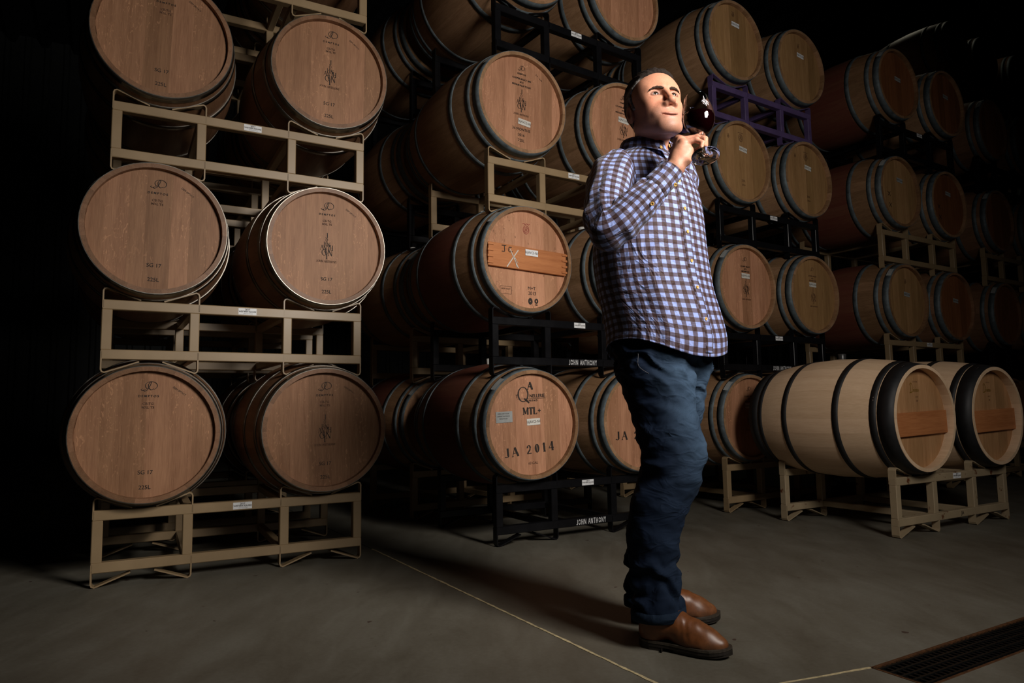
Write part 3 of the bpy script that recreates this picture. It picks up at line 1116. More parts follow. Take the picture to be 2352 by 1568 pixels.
def nets(fn, lo, hi, h):
    """surface nets over fn(P) on a grid; returns verts (n,3) and quads"""
    lo = np.asarray(lo, np.float32); hi = np.asarray(hi, np.float32)
    n = np.ceil((hi - lo) / h).astype(int) + 1
    ax = [lo[i] + h * np.arange(n[i], dtype=np.float32) for i in range(3)]
    F = np.empty(n, np.float32)
    for i in range(n[0]):
        Y, Z = np.meshgrid(ax[1], ax[2], indexing='ij')
        P = np.stack([np.full_like(Y, ax[0][i]), Y, Z], -1)
        F[i] = fn(P)
    S = F < 0
    c = [S[i:n[0] - 1 + i, j:n[1] - 1 + j, k:n[2] - 1 + k] for i in (0, 1) for j in (0, 1) for k in (0, 1)]
    s = sum(q.astype(np.int8) for q in c)
    act = (s > 0) & (s < 8)
    idx = np.argwhere(act)
    vid = np.full(act.shape, -1, np.int64)
    vid[act] = np.arange(len(idx))
    acc = np.zeros((len(idx), 3)); cnt = np.zeros(len(idx))
    I, J, K_ = idx.T
    E = []
    for a in (0, 1):
        for b in (0, 1):
            E += [((0, a, b), (1, a, b)), ((a, 0, b), (a, 1, b)), ((a, b, 0), (a, b, 1))]
    for p, q in E:
        fa = F[I + p[0], J + p[1], K_ + p[2]]; fb = F[I + q[0], J + q[1], K_ + q[2]]
        m = (fa < 0) != (fb < 0)
        t = np.where(m, fa / np.where(m, fa - fb, 1), 0)
        pos = np.array(p)[None] + t[:, None] * (np.array(q) - np.array(p))[None]
        acc += np.where(m[:, None], pos, 0); cnt += m
    V = lo + h * (idx + acc / cnt[:, None])
    Q = []
    for ax_ in range(3):
        o1, o2 = [(1, 2), (2, 0), (0, 1)][ax_]
        sl0 = [slice(None)] * 3; sl1 = [slice(None)] * 3
        sl0[ax_] = slice(0, -1); sl1[ax_] = slice(1, None)
        A, B = S[tuple(sl0)], S[tuple(sl1)]
        e = np.argwhere(A != B)
        e = e[(e[:, o1] > 0) & (e[:, o2] > 0) & (e[:, o1] < n[o1] - 1) & (e[:, o2] < n[o2] - 1)]
        d1 = np.zeros(3, int); d1[o1] = 1
        d2 = np.zeros(3, int); d2[o2] = 1
        g = lambda x: vid[x[:, 0], x[:, 1], x[:, 2]]
        q = np.stack([g(e - d1 - d2), g(e - d2), g(e), g(e - d1)], 1)
        flip = B[e[:, 0], e[:, 1], e[:, 2]]
        q[flip] = q[flip][:, ::-1]
        Q.append(q)
    Q = np.concatenate(Q)
    return V, Q[(Q >= 0).all(1)]


def vnormals(V, Q):
    a = V[Q[:, 2]] - V[Q[:, 0]]; b = V[Q[:, 3]] - V[Q[:, 1]]
    fn = np.cross(a, b)
    nn = np.zeros_like(V)
    for j in range(4): np.add.at(nn, Q[:, j], fn)
    return nn / (np.linalg.norm(nn, axis=1, keepdims=True) + 1e-12)


def relax(V, Q, it=2, w=.5):
    for _ in range(it):
        s = np.zeros_like(V); c = np.zeros(len(V))
        for j in range(4):
            for o in (1, 3):
                np.add.at(s, Q[:, j], V[Q[:, (j + o) % 4]]); np.add.at(c, Q[:, j], 1)
        V = V + w * (s / np.maximum(c, 1)[:, None] - V)
    return V


def np_mesh(name, V, Q, mat, col=None):
    me = mesh(name, V.tolist(), Q.tolist(), mat, True)
    if col is not None:
        ca = me.color_attributes.new('Col', 'FLOAT_COLOR', 'POINT')
        c4 = np.ones((len(V), 4), np.float32)
        c4[:, :3] = col
        ca.data.foreach_set('color', c4.ravel())
    return me


def vnoise(V, f, seed=0.0):
    return np.array([noise.noise(Vector((x * f + seed, y * f, z * f))) for x, y, z in V])


# ------------------------------------------------------------------ person materials


def attr_mat(name, rough, spec=.4, sss=0.0, nscale=200, namp=.1, bstr=.1, sheen=0.0, bdist=.001, creases=0.0):
    m, nt, b = new_mat(name)
    a = N(nt, 'ShaderNodeAttribute', attribute_name='Col')
    tc = N(nt, 'ShaderNodeTexCoord').outputs['Object']
    f = noise_tex(nt, tc, nscale, 3, .6)
    g = ramp(nt, f, [(.3, (1 - namp,) * 3), (.7, (1 + namp,) * 3)])
    nt.links.new(mixc(nt, 1.0, a.outputs['Color'], g, 'MULTIPLY'), b.inputs['Base Color'])
    b.inputs['Roughness'].default_value = rough
    b.inputs['Specular IOR Level'].default_value = spec
    b.inputs['Sheen Weight'].default_value = sheen
    if sss:
        b.inputs['Subsurface Weight'].default_value = sss
        b.inputs['Subsurface Radius'].default_value = (1, .35, .2)
        b.inputs['Subsurface Scale'].default_value = .006
    if creases:
        r1 = noise_tex(nt, mapping(nt, tc, (1, 1, 1.9)), 9, 2, .5, 1.2)
        r1 = mathn(nt, 'ABSOLUTE', mathn(nt, 'SUBTRACT', r1, .5))
        f = mathn(nt, 'ADD', mathn(nt, 'MULTIPLY', r1, -creases), mathn(nt, 'MULTIPLY', f, .05))
    bump(nt, b, f, bstr, bdist)
    return m


M['skin'] = attr_mat('skin', .5, .35, .10, 300, .12, .2, 0, .0006)
M['denim'] = attr_mat('denim', .85, .12, 0, 900, .3, .7, 0, .02, 1.0)
M['leather'] = attr_mat('boot_leather', .38, .5, 0, 60, .2, .15)
M['sole'] = plain('boot_sole', (.018, .014, .011), .55, 0, .4, 50, .3, .2)
M['welt'] = plain('boot_welt', (.05, .04, .03), .5, 0, .4, 90, .3)
M['eye_white'] = plain('eye_white', (.42, .37, .34), .12, 0, .6)
M['iris'] = plain('iris', (.022, .014, .009), .1, 0, .6)
M['brow'] = plain('eyebrow', (.05, .03, .021), .9, 0, .1, 900, .6, .8)
M['button'] = plain('horn_button', (.72, .42, .10), .35, 0, .5, 120, .2)
M['thread'] = plain('button_thread', (.05, .03, .03), .8)


def hair_mat():
    m, nt, b = new_mat('short_hair')
    a = N(nt, 'ShaderNodeAttribute', attribute_name='Col')
    tc = N(nt, 'ShaderNodeTexCoord').outputs['Object']
    f = noise_tex(nt, mapping(nt, tc, (1, .25, 1)), 480, 3, .7)
    nt.links.new(mixc(nt, 1.0, a.outputs['Color'], ramp(nt, f, [(.3, (.35,) * 3), (.7, (1.7,) * 3)]), 'MULTIPLY'), b.inputs['Base Color'])
    b.inputs['Roughness'].default_value = .7
    b.inputs['Specular IOR Level'].default_value = .15
    bump(nt, b, f, .9, .003)
    return m


M['hair'] = hair_mat()


def gingham(name, per=.0262, lo=(.30, .385, .76), mid=(.105, .088, .140), hi=(.040, .0155, .0145)):
    m, nt, b = new_mat(name)
    uv = N(nt, 'ShaderNodeUVMap').outputs[0]
    sep = N(nt, 'ShaderNodeSeparateXYZ'); nt.links.new(uv, sep.inputs[0])

    def stripe(o):
        fr_ = mathn(nt, 'FRACT', mathn(nt, 'DIVIDE', o, per))
        d = mathn(nt, 'ABSOLUTE', mathn(nt, 'SUBTRACT', fr_, .5))
        return ramp(nt, d, [(.235, (1, 1, 1)), (.262, (0, 0, 0))])
    su, sv = stripe(sep.outputs[0]), stripe(sep.outputs[1])
    both = mathn(nt, 'MULTIPLY', su, sv)
    one = mathn(nt, 'MAXIMUM', su, sv)
    c = mixc(nt, one, lo, mid)
    c = mixc(nt, both, c, hi)
    # weave
    w = noise_tex(nt, mapping(nt, uv, (1, 1, 1)), 900, 2)
    c = mixc(nt, 1.0, c, ramp(nt, w, [(.3, (.88,) * 3), (.7, (1.1,) * 3)]), 'MULTIPLY')
    nt.links.new(c, b.inputs['Base Color'])
    b.inputs['Roughness'].default_value = .62
    b.inputs['Sheen Weight'].default_value = .15
    b.inputs['Specular IOR Level'].default_value = .3
    # crumpled cotton: soft ridges running across the weave
    r1 = noise_tex(nt, mapping(nt, uv, (1, .55, 1)), 16, 2, .5, 1.6)
    r1 = mathn(nt, 'ABSOLUTE', mathn(nt, 'SUBTRACT', r1, .5))
    r2 = noise_tex(nt, mapping(nt, uv, (.6, 1, 1)), 34, 2, .5, 1.0)
    r2 = mathn(nt, 'ABSOLUTE', mathn(nt, 'SUBTRACT', r2, .5))
    hgt = mathn(nt, 'ADD', mathn(nt, 'MULTIPLY', r1, -1.0), mathn(nt, 'ADD', mathn(nt, 'MULTIPLY', r2, -.35), mathn(nt, 'MULTIPLY', w, .03)))
    bump(nt, b, hgt, .75, .02)
    return m


M['gingham'] = gingham('gingham_cloth')
M['trim_check'] = gingham('orange_check_trim', .0095, (.7, .66, .62), (.5, .22, .12), (.40, .07, .03))

# ------------------------------------------------------------------ the man
BASE = Vector((.47, 2.24, 0))
man = tag(obj('person', None, None, BASE),
          'person in checked shirt, jeans and brown boots, raising a wine glass, looking up', 'person')


def L(p):
    return np.array(p, np.float64) - np.array(BASE)


def child(name, me, parent=man):
    return obj(name, me, parent)


FW = np.array((.60, -.80, 0)); RT = np.array((-.80, -.60, 0)); UP = np.array((0, 0, 1.))


def A(px, py, Y):
    return np.array(at(px, py, Y))


# ---- head
HC = A(1500, 254, 2.215)
hy = math.radians(73.5)            # facing, measured from +X towards the camera
hp = math.radians(13)
hf = np.array((math.cos(hy) * math.cos(hp), -math.sin(hy) * math.cos(hp), math.sin(hp)))
hr = np.cross(hf, UP); hr /= np.linalg.norm(hr)
hu = np.cross(hr, hf)
hro = math.radians(3.5)
hr, hu = hr * math.cos(hro) - hu * math.sin(hro), hu * math.cos(hro) + hr * math.sin(hro)
HM = np.stack([hr, hf, hu], 1)         # local -> world


def hl(p):
    return HM.T @ (np.asarray(p) - HC)


NECK0 = hl(A(1497, 345, 2.262))          # neck base in head space
NECKC = hl(A(1487, 372, 2.28))


def mir(P):
    Q = P.copy()
    Q[..., 0] = np.abs(Q[..., 0])
    return Q


def head_core(P):
    m = mir(P)
    d = ell(P, (0, -.010, .034), (.0765, .092, .088))
    d = smin(d, ell(P, (0, .012, -.03), (.066, .078, .078)), .03)
    d = smin(d, ell(P, (0, .044, .045), (.064, .052, .047)), .035)         # forehead
    d = smin(d, cone(m, (.055, -.012, -.064), (.024, .066, -.110), .018, .019), .024)      # jaw
    d = smin(d, ell(P, (.003, .078, -.115), (.023, .018, .018)), .022)       # chin
    d = smin(d, ell(m, (.041, .058, -.028), (.024, .024, .020)), .022)    # cheek
    d = smin(d, ell(P, (.003, .071, -.075), (.038, .024, .028)), .036)        # muzzle
    d = smin(d, ell(m, (.049, .038, .020), (.020, .034, .032)), .03)       # temple
    d = smin(d, ell(m, (.037, .028, -.055), (.021, .034, .034)), .03)      # cheek side
    d = smin(d, cone(m, (.010, .091, .021), (.044, .074, .022), .0075, .0085), .016)        # brow ridge
    return d


def head_sdf(P):
    m = mir(P)
    d = head_core(P)
    d = smax(d, -ell(m, (.0315, .101, .001), (.0205, .0235, .0130)), .012)    # sockets
    # lids over the eyeball, open slit
    lid = sph(m, (.0315, .0735, .001), .0148)
    lid = smax(lid, -ell(m, (.0325, .092, .0008), (.0132, .02, .0046)), .0025)
    d = smin(d, lid, .005)
    d = smin(d, cone(m, (.020, .083, -.014), (.043, .074, -.012), .0055, .005), .009)        # bag under eye
    # nose
    d = smin(d, cone(P, (0, .091, .012), (.002, .112, -.036), .0075, .0100), .012)
    d = smin(d, ell(P, (.0025, .1145, -.0430), (.0135, .0125, .0110)), .008)
    d = smin(d, ell(m, (.0155, .0995, -.0475), (.0090, .0120, .0090)), .007)
    d = smax(d, -ell(m, (.0080, .108, -.0555), (.0050, .0075, .0052)), .003)
    d = smin(d, cone(m, (.022, .086, -.042), (.037, .070, -.066), .0055, .005), .018)        # nasolabial fold
    # lips
    up = ell(P, (.005, .0925, -.0800), (.0260, .0085, .0046))
    lowl = ell(P, (.005, .0910, -.0905), (.0220, .0085, .0054))
    d = smin(d, up, .004); d = smin(d, lowl, .005)
    ux = np.abs(P[..., 0] - .005)
    slit = ell(np.stack([P[..., 0], P[..., 1], P[..., 2] - 11 * ux * ux], -1), (.005, .094, -.0855), (.0320, .016, .0024))
    d = smax(d, -slit, .0022)
    d = smin(d, ell(P, (.004, .083, -.098), (.014, .008, .004)) + .005, .006)
    # ears
    er = ell(m, (.0785, -.014, -.012), (.0085, .0185, .032))
    er = smax(er, -ell(m, (.0865, -.009, -.008), (.006, .010, .019)), .004)
    d = smin(d, er, .006)
    # neck
    d = smin(d, cone(P, (0, -.030, -.045), NECK0 + np.array((0, -.0, 0)), .054, .057), .012)
    d = smin(d, cone(P, NECK0, NECKC, .057, .072), .02)
    d = smin(d, cone(m, (.05, -.03, -.05), (.012, NECK0[1] + .058, NECK0[2] - .005), .012, .011), .018)   # neck muscle
    d = smin(d, ell(P, (NECK0[0], NECK0[1] * .45 + .048, NECK0[2] * .62), (.012, .014, .02)), .015)       # throat
    return d


lo = np.minimum(np.array((-.1, -.13, -.1)), np.minimum(NECK0, NECKC) - .085)
HV, HQ = nets(head_sdf, lo, (.1, .14, .135), .0023)
HV = relax(HV, HQ, 1, .35)
x, y, z = HV.T
skin = np.tile(np.array((.55, .252, .155)), (len(HV), 1))


def blend(col, w):
    global skin
    skin = skin * (1 - w[:, None]) + np.array(col) * w[:, None]


sm_ = lambda e0, e1, v: (lambda t: t * t * (3 - 2 * t))(np.clip((v - e0) / (e1 - e0), 0, 1))
nz = vnoise(HV, 60)
jaw = sm_(-.040, -.068, z) * sm_(-.06, -.02, y) * sm_(-.15, -.125, z)
blend((.33, .175, .13), jaw * .62 * (.8 + .5 * nz))
cheek = np.exp(-(((np.abs(x) - .042) / .02) ** 2 + ((z + .03) / .02) ** 2)) * (y > .02)
blend((.58, .21, .135), cheek * .5)
nose_ = np.exp(-((x / .016) ** 2 + ((z + .038) / .012) ** 2)) * (y > .09)
blend((.56, .20, .13), nose_ * .5)
lipm = np.exp(-(((x - .005) / .026) ** 4 + ((z - 11 * (x - .005) ** 2 + .0858) / .0085) ** 4)) * (y > .082)
blend((.40, .15, .115), lipm * .65)
ml = np.exp(-((z - 11 * (x - .005) ** 2 + .0856) / .0016) ** 2) * (np.abs(x - .005) < .031) * (y > .06)
blend((.13, .05, .04), ml * .75)
ee = ((np.abs(x) - .0325) / .0150) ** 2 + ((z - .0008) / .0070) ** 2
blend((.13, .055, .04), np.exp(-((ee - 1) / .6) ** 2) * (y > .07) * .85)
body_V = [HV @ HM.T + HC]; body_Q = [HQ]; body_C = [skin]

# ---- right hand (holds the glass) and forearm stump
GB, GR = A(1621, 359, 1.955), A(1597, 228, 2.035)      # glass foot centre and rim centre
gax = (GR - GB); GLEN = np.linalg.norm(gax); gax /= GLEN
wr = A(1551, 385, 1.985)
mcp = [A(1558, 320, 2.040), A(1559, 321, 2.020), A(1563, 323, 2.000), A(1569, 329, 1.982)]       # index .. little
pip = [A(1599, 313, 2.032), A(1601, 313, 2.012), A(1602, 315, 1.992), A(1599, 321, 1.975)]
dip = [A(1617, 318, 2.018), A(1619, 319, 2.000), A(1619, 321, 1.984), A(1613, 328, 1.968)]
tip = [A(1619, 332, 1.998), A(1621, 333, 1.984), A(1619, 334, 1.972), A(1611, 338, 1.960)]
th0, th1, th2, th3 = A(1574, 364, 2.02), A(1591, 352, 2.03), A(1606, 345, 2.008), A(1618, 341, 1.984)


def hand_sdf(P):
    d = cone(P, wr, A(1566, 345, 1.997), .0250, .027)
    for q, r in zip(mcp, (.0118, .0122, .0118, .0108)):
        d = smin(d, cone(P, wr + (q - wr) * .3, q, .020, r), .010)
    d = smin(d, cone(P, A(1573, 366, 1.985), A(1580, 350, 1.988), .0195, .0185), .014)     # heel of the hand
    for i, (a, b, c, e, r) in enumerate(zip(mcp, pip, dip, tip, (.0095, .0098, .0094, .0085))):
        f = cone(P, a, b, r * 1.12, r * .98)
        f = smin(f, sph(P, b, r * 1.07), .003)
        f = smin(f, cone(P, b, c, r * .96, r * .86), .003)
        f = smin(f, sph(P, c, r * .92), .003)
        f = smin(f, cone(P, c, e, r * .86, r * .72), .003)
        d = smin(d, f, .0035)
        d = smin(d, sph(P, a + np.array((-.001, -.001, .001)), r * 1.25), .007)
        d = smin(d, cone(P, wr + (a - wr) * .45, a, .0035, .0045) - .0115 + .004, .006)          # tendon
    t = cone(P, th0, th1, .0150, .0120)
    t = smin(t, cone(P, th1, th2, .0112, .0102), .005)
    t = smin(t, cone(P, th2, th3, .0102, .0080), .004)
    d = smin(d, t, .007)
    el_ = A(1392, 515, 1.99)
    d = smin(d, cone(P, wr, wr + (el_ - wr) * .55, .0255, .036), .012)
    return d


pts_ = np.array([wr, *mcp, *pip, *dip, *tip, th1, th3, A(1462, 465, 1.985), A(1530, 370, 1.985)])
WV, WQ = nets(hand_sdf, pts_.min(0) - .045, pts_.max(0) + .045, .0026)
WV = relax(WV, WQ, 1, .35)
nrm = vnormals(WV, WQ)
hc = np.tile(np.array((.52, .245, .155)), (len(WV), 1))
kn = np.zeros(len(WV))
for q in list(mcp) + list(pip):
    kn = np.maximum(kn, np.exp(-((WV - q) ** 2).sum(1) / .014 ** 2))
hc = hc * (1 - .5 * kn[:, None]) + np.array((.55, .20, .13)) * .5 * kn[:, None]
# tendon and vein relief on the back of the hand
rel = vnoise(WV, 70, 5.0) * .0006
WV = WV + nrm * rel[:, None]
body_V.append(WV); body_Q.append(WQ); body_C.append(hc)

# ---- the body under the clothes, coarse
sh_r, el_r = A(1402, 412, 2.15), A(1392, 515, 1.99)
sh_l, el_l, wr_l = A(1556, 412, 2.36), A(1505, 560, 2.50), A(1478, 740, 2.44)
hip_r, kn_r, an_r = A(1490, 830, 2.21), A(1545, 1040, 2.165), A(1506, 1385, 2.165)
hip_l, kn_l, an_l = A(1560, 830, 2.32), A(1536, 1045, 2.375), A(1492, 1375, 2.40)
chest, belly, pelv = A(1490, 470, 2.27), A(1505, 640, 2.27), A(1520, 790, 2.265)


def under_sdf(P):
    d = cone(P, A(1487, 372, 2.28), chest, .06, .115)
    d = smin(d, cone(P, chest, belly, .12, .115), .05)
    d = smin(d, cone(P, belly, pelv, .115, .115), .05)
    for s_, e_, w_ in ((sh_r, el_r, wr), (sh_l, el_l, wr_l)):
        d = smin(d, cone(P, s_, e_, .040, .036), .02)
        d = smin(d, cone(P, e_, w_ + (e_ - w_) * .12, .038, .026), .01)
        d = smin(d, cone(P, s_ + (chest - s_) * .15, chest, .036, .08), .02)
    for h_, k_, a_ in ((hip_r, kn_r, an_r), (hip_l, kn_l, an_l)):
        d = smin(d, cone(P, h_, k_, .075, .05), .03)
        d = smin(d, cone(P, k_, a_, .05, .036), .02)
    # left hand behind the back
    d = smin(d, cone(P, wr_l, wr_l + np.array((.01, -.02, -.07)), .03, .034), .02)
    for i in range(4):
        b0 = wr_l + np.array((.01 - .02 * i + .03, -.02, -.09))
        d = smin(d, cone(P, b0, b0 + np.array((.005, -.012, -.07 + .006 * abs(i - 1))), .0095, .008), .006)
    d = smin(d, cone(P, wr_l + np.array((.03, -.02, -.05)), wr_l + np.array((.06, -.03, -.10)), .011, .009), .008)
    return d


ap = np.array([chest, pelv, sh_r, el_r, sh_l, el_l, wr_l, hip_r, kn_r, an_r, an_l, wr])
UV_, UQ = nets(under_sdf, ap.min(0) - .16, ap.max(0) + .16, .011)
body_V.append(UV_); body_Q.append(UQ); body_C.append(np.tile(np.array((.50, .235, .15)), (len(UV_), 1)))
off = np.cumsum([0] + [len(v) for v in body_V[:-1]])
child('body', np_mesh('body', L(np.concatenate(body_V)), np.concatenate([q + o for q, o in zip(body_Q, off)]), M['skin'], np.concatenate(body_C)))

# ---- hair: a short shell above the hairline, grey at the temples


def hair_sdf(P):
    m = mir(P)
    d = head_core(P) - .0045
    # hairline plane rises to the front, sideburn in front of the ear
    ax_ = np.abs(P[..., 0])
    hlz = np.where(P[..., 1] > .0, .052 + .45 * np.clip(P[..., 1], 0, .2) - 9 * np.clip(ax_ - .035, 0, .1) ** 2 * 1.2, .052)
    front = P[..., 2] - (.028 + .58 * np.clip(P[..., 1] + .005, 0, .2))
    back = P[..., 2] + .055 - .0 * P[..., 1]
    lim = np.where(P[..., 1] > -.005, -front, -(P[..., 2] - (.030 - 6.5 * np.clip(-.005 - P[..., 1], 0, .013))))
    lim = np.where(P[..., 1] < -.018, -back, lim)
    burn = np.maximum(np.abs(P[..., 1] - .008) - .010, -(P[..., 2] + .012))
    lim = np.minimum(lim, np.where(ax_ > .05, burn, 1))
    lim = np.minimum(lim, 1)
    d = smax(d, lim, .012)
    return d


AV, AQ = nets(hair_sdf, (-.1, -.13, -.075), (.1, .1, .14), .0032)
AV = relax(AV, AQ, 2, .5)
an = vnormals(AV, AQ)
tuft = np.array([noise.noise(Vector((p[0] * 120, p[1] * 45, p[2] * 120))) for p in AV])
topw = sm_(.06, .10, AV[:, 2])
AV = AV + an * ((tuft * .0022 + (.008 + .003 * tuft) * topw))[:, None]
g = sm_(.052, .066, np.abs(AV[:, 0])) * sm_(.078, .055, AV[:, 2]) * sm_(-.055, -.01, AV[:, 1])
g = np.clip(g * (.75 + .5 * tuft), 0, 1)
hcol = np.array((.021, .0145, .0115)) * (1 - g[:, None]) + np.array((.40, .375, .35)) * g[:, None]
child('hair', np_mesh('hair', L(AV @ HM.T + HC), AQ, M['hair'], hcol))


# ---- eyes, brows


def to_world(v):
    return np.asarray(v) @ HM.T + HC


def uvsphere(c, r, dirv, nseg=20, nring=14):
    """sphere whose pole points along dirv"""
    d = Vector(dirv).normalized()
    q = Vector((0, 0, 1)).rotation_difference(d).to_matrix()
    v, f = [], []
    for i in range(nring + 1):
        a = PI * i / nring
        for j in range(nseg):
            b = 2 * PI * j / nseg
            v.append(np.array(q @ Vector((math.sin(a) * math.cos(b), math.sin(a) * math.sin(b), math.cos(a)))) * r + np.asarray(c))
    for i in range(nring):
        for j in range(nseg):
            f.append((i * nseg + j, (i + 1) * nseg + j, (i + 1) * nseg + (j + 1) % nseg, i * nseg + (j + 1) % nseg))
    return v, f


gaze = np.array((-.05, 1, .16))
for s in (-1, 1):
    c = np.array((s * .0315, .0735, .001))
    v, f = uvsphere(c, .0134, gaze)
    e = child('eye', mesh('eye', L(to_world(v)), f, M['eye_white'], True))
    gd = gaze / np.linalg.norm(gaze)
    cap, cf = uvsphere(c, .0137, gaze, 20, 28)
    cf = [q for q in cf if max(q) < 20 * 7]
    obj('iris', mesh('iris', L(to_world(cap[:20 * 7])), cf, M['iris'], True), e)


def on_face(x_, z_):
    ys = np.linspace(.13, .02, 221, dtype=np.float32)
    P = np.stack([np.full_like(ys, x_), ys, np.full_like(ys, z_)], -1)
    k = np.argmax(head_core(P) < 0)
    return (x_, float(ys[k]), z_)


for s in (-1, 1):
    bp = [on_face(s * q, w) for q, w in ((.011, .0125), (.020, .0155), (.030, .0175), (.041, .0170), (.050, .0135), (.057, .0085))]

    def brow_sdf(P, s=s):
        d = chain(P, bp, [.0024, .0034, .0036, .0030, .0022, .0012], .003)
        return smax(d, head_core(P) - .0022, .0015)
    b_ = np.array(bp)
    v, q = nets(brow_sdf, b_.min(0) - .008, b_.max(0) + .008, .0011)
    nv = vnormals(v, q)
    v = v + nv * (.0007 * vnoise(v * np.array((1, 1, .6)), 900))[:, None]
    child('eyebrow', mesh('eyebrow', L(to_world(v)), q.tolist(), M['brow'], True))
# ------------------------------------------------------------------ clothes


def loft(rings, u0=0.0, us=None, vs_=None, closed=True):
    """rings: (m, n, 3) array, n around; returns verts, faces, loop uvs (metres)"""
    R = np.asarray(rings)
    m, n = R.shape[:2]
    V = R.reshape(-1, 3)
    per = np.linalg.norm(np.roll(R, -1, 1) - R, axis=2).sum(1).mean() if closed else np.linalg.norm(np.diff(R, axis=1), axis=2).sum(1).mean()
    uu = us if us is not None else [u0 + per * j / (n if closed else n - 1) for j in range(n + 1)]
    if vs_ is None:
        dv = np.linalg.norm(np.diff(R, axis=0), axis=2).mean(1)
        vs_ = np.concatenate([[0], np.cumsum(dv)])
    F, U = [], []
    for i in range(m - 1):
        for j in range(n if closed else n - 1):
            j2 = (j + 1) % n
            F.append((i * n + j, i * n + j2, (i + 1) * n + j2, (i + 1) * n + j))
            U += [(uu[j], vs_[i]), (uu[j + 1], vs_[i]), (uu[j + 1], vs_[i + 1]), (uu[j], vs_[i + 1])]
    return V, F, U


def uv_mesh(name, parts, mats):
    V, F, U, MI = [], [], [], []
    for (v, f, u), mi in parts:
        o = len(V)
        V += [tuple(p) for p in L(v)]
        F += [tuple(i + o for i in q) for q in f]
        U += list(u)
        MI += [mi] * len(f)
    me = mesh(name, V, F, None, True)
    for m_ in mats: me.materials.append(m_)
    lay = me.uv_layers.new(name='UVMap')
    lay.data.foreach_set('uv', np.array(U, np.float32).ravel())
    me.polygons.foreach_set('material_index', MI)
    me.update()
    return me


def interp(tab, t):
    tab = np.asarray(tab, float)
    return np.array([np.interp(t, tab[:, 0], tab[:, i]) for i in range(1, tab.shape[1])])


def catmull(tab, n):
    """smooth resampling of control rows"""
    T = np.asarray(tab, float)
    m = len(T)
    out = []
    for s in np.linspace(0, m - 1, n):
        i = min(int(s), m - 2)
        t = s - i
        p0, p1, p2, p3 = T[max(i - 1, 0)], T[i], T[i + 1], T[min(i + 2, m - 1)]
        out.append(.5 * (2 * p1 + (p2 - p0) * t + (2 * p0 - 5 * p1 + 4 * p2 - p3) * t * t + (3 * p1 - p0 - 3 * p2 + p3) * t ** 3))
    return np.array(out)


def fbm(x, y, z):
    return noise.noise(Vector((x, y, z))) + .5 * noise.noise(Vector((2.1 * x, 2.1 * y, 2.1 * z + 7)))


# torso shell: photo row, centre column, half width in photo pixels, depth/width ratio
NT = 120
TS = catmull([(803, 1529, 127, .86), (770, 1529, 127, .86), (720, 1519, 126, .83), (660, 1505, 125, .79), (600, 1497, 124, .76), (540, 1494, 121, .73), (480, 1491, 116, .71),
              (440, 1488, 110, .69), (415, 1485, 104, .67), (395, 1482, 95, .65), (378, 1480, 80, .66), (364, 1481, 65, .72), (353, 1483, 54, .85), (344, 1485, 47, .95)], 110)
rings = []
TY = 2.27
for i, (py, cx, hw, ra) in enumerate(TS):
    C = A(cx, py, TY)
    w = hw / (F_PX / TY)
    a = w / math.sqrt((.656) ** 2 + (.755 * ra) ** 2)
    b = a * ra
    hgt = i / (len(TS) - 1)
    ring = []
    for j in range(NT):
        th = 2 * PI * j / NT            # 0 = front, towards his right side at +90
        ct, st = math.cos(th), math.sin(th)
        e = .86
        sx = math.copysign(abs(st) ** e, st); cy_ = math.copysign(abs(ct) ** e, ct)
        k = 1.0
        # folds: long soft ones, stronger to the hem, diagonal pulls at the armpit
        low = max(0, 1 - hgt * 2.1)
        k += .022 * low * fbm(th * 3.2, hgt * 1.6, 3.1) * 1.6 + .017 * fbm(th * 1.7 + hgt * 4, hgt * 5, 9.2)
        side = math.exp(-((th - 1.45) / .5) ** 2) * math.exp(-((hgt - .55) / .25) ** 2)
        k += .03 * side * math.sin(14 * hgt + 5 * th)
        k += .01 * math.exp(-((hgt - .12) / .12) ** 2) * math.sin(9 * th + 6 * hgt)
        k += (.008 + .016 * low) * (.5 - 2.2 * abs(noise.noise(Vector((st * 2.1 + hgt * .8, ct * 2.1, hgt * 2.6 + 4)))))
        p = C + RT * a * sx * k + FW * b * cy_ * k
        # shirt tail: dips at front and back, rises over the hips
        dip = (.030 * math.cos(2 * th) + .004) * max(0, 1 - hgt / .22) ** 1.3
        p = p - UP * dip
        # shoulder slope
        ring.append(p)
    rings.append(ring)
torso = loft(rings, 0.004)
rows_t = np.array(rings)


def tube(path, rad, n=72, m=130, fold=None, ref=(0, 0, 1), cap=False):
    P = catmull([list(p) + [r] for p, r in zip(path, rad)], m)
    rings = []
    nrm_ = None
    for i in range(m):
        t = P[min(i + 1, m - 1), :3] - P[max(i - 1, 0), :3]
        t /= np.linalg.norm(t)
        if nrm_ is None:
            nrm_ = np.cross(np.cross(t, np.array(ref, float)), t)
        nrm_ = nrm_ - t * (nrm_ @ t)
        nrm_ /= np.linalg.norm(nrm_)
        bn = np.cross(t, nrm_)
        rr = []
        for j in range(n):
            a = 2 * PI * j / n
            r = P[i, 3]
            if fold: r = r * (1 + fold(a, i / (m - 1)))
            rr.append(P[i, :3] + r * (nrm_ * math.cos(a) + bn * math.sin(a)))
        rings.append(rr)
    return np.array(rings)


def crease(x, y, z):
    return .5 - 2.2 * abs(noise.noise(Vector((x, y, z))))


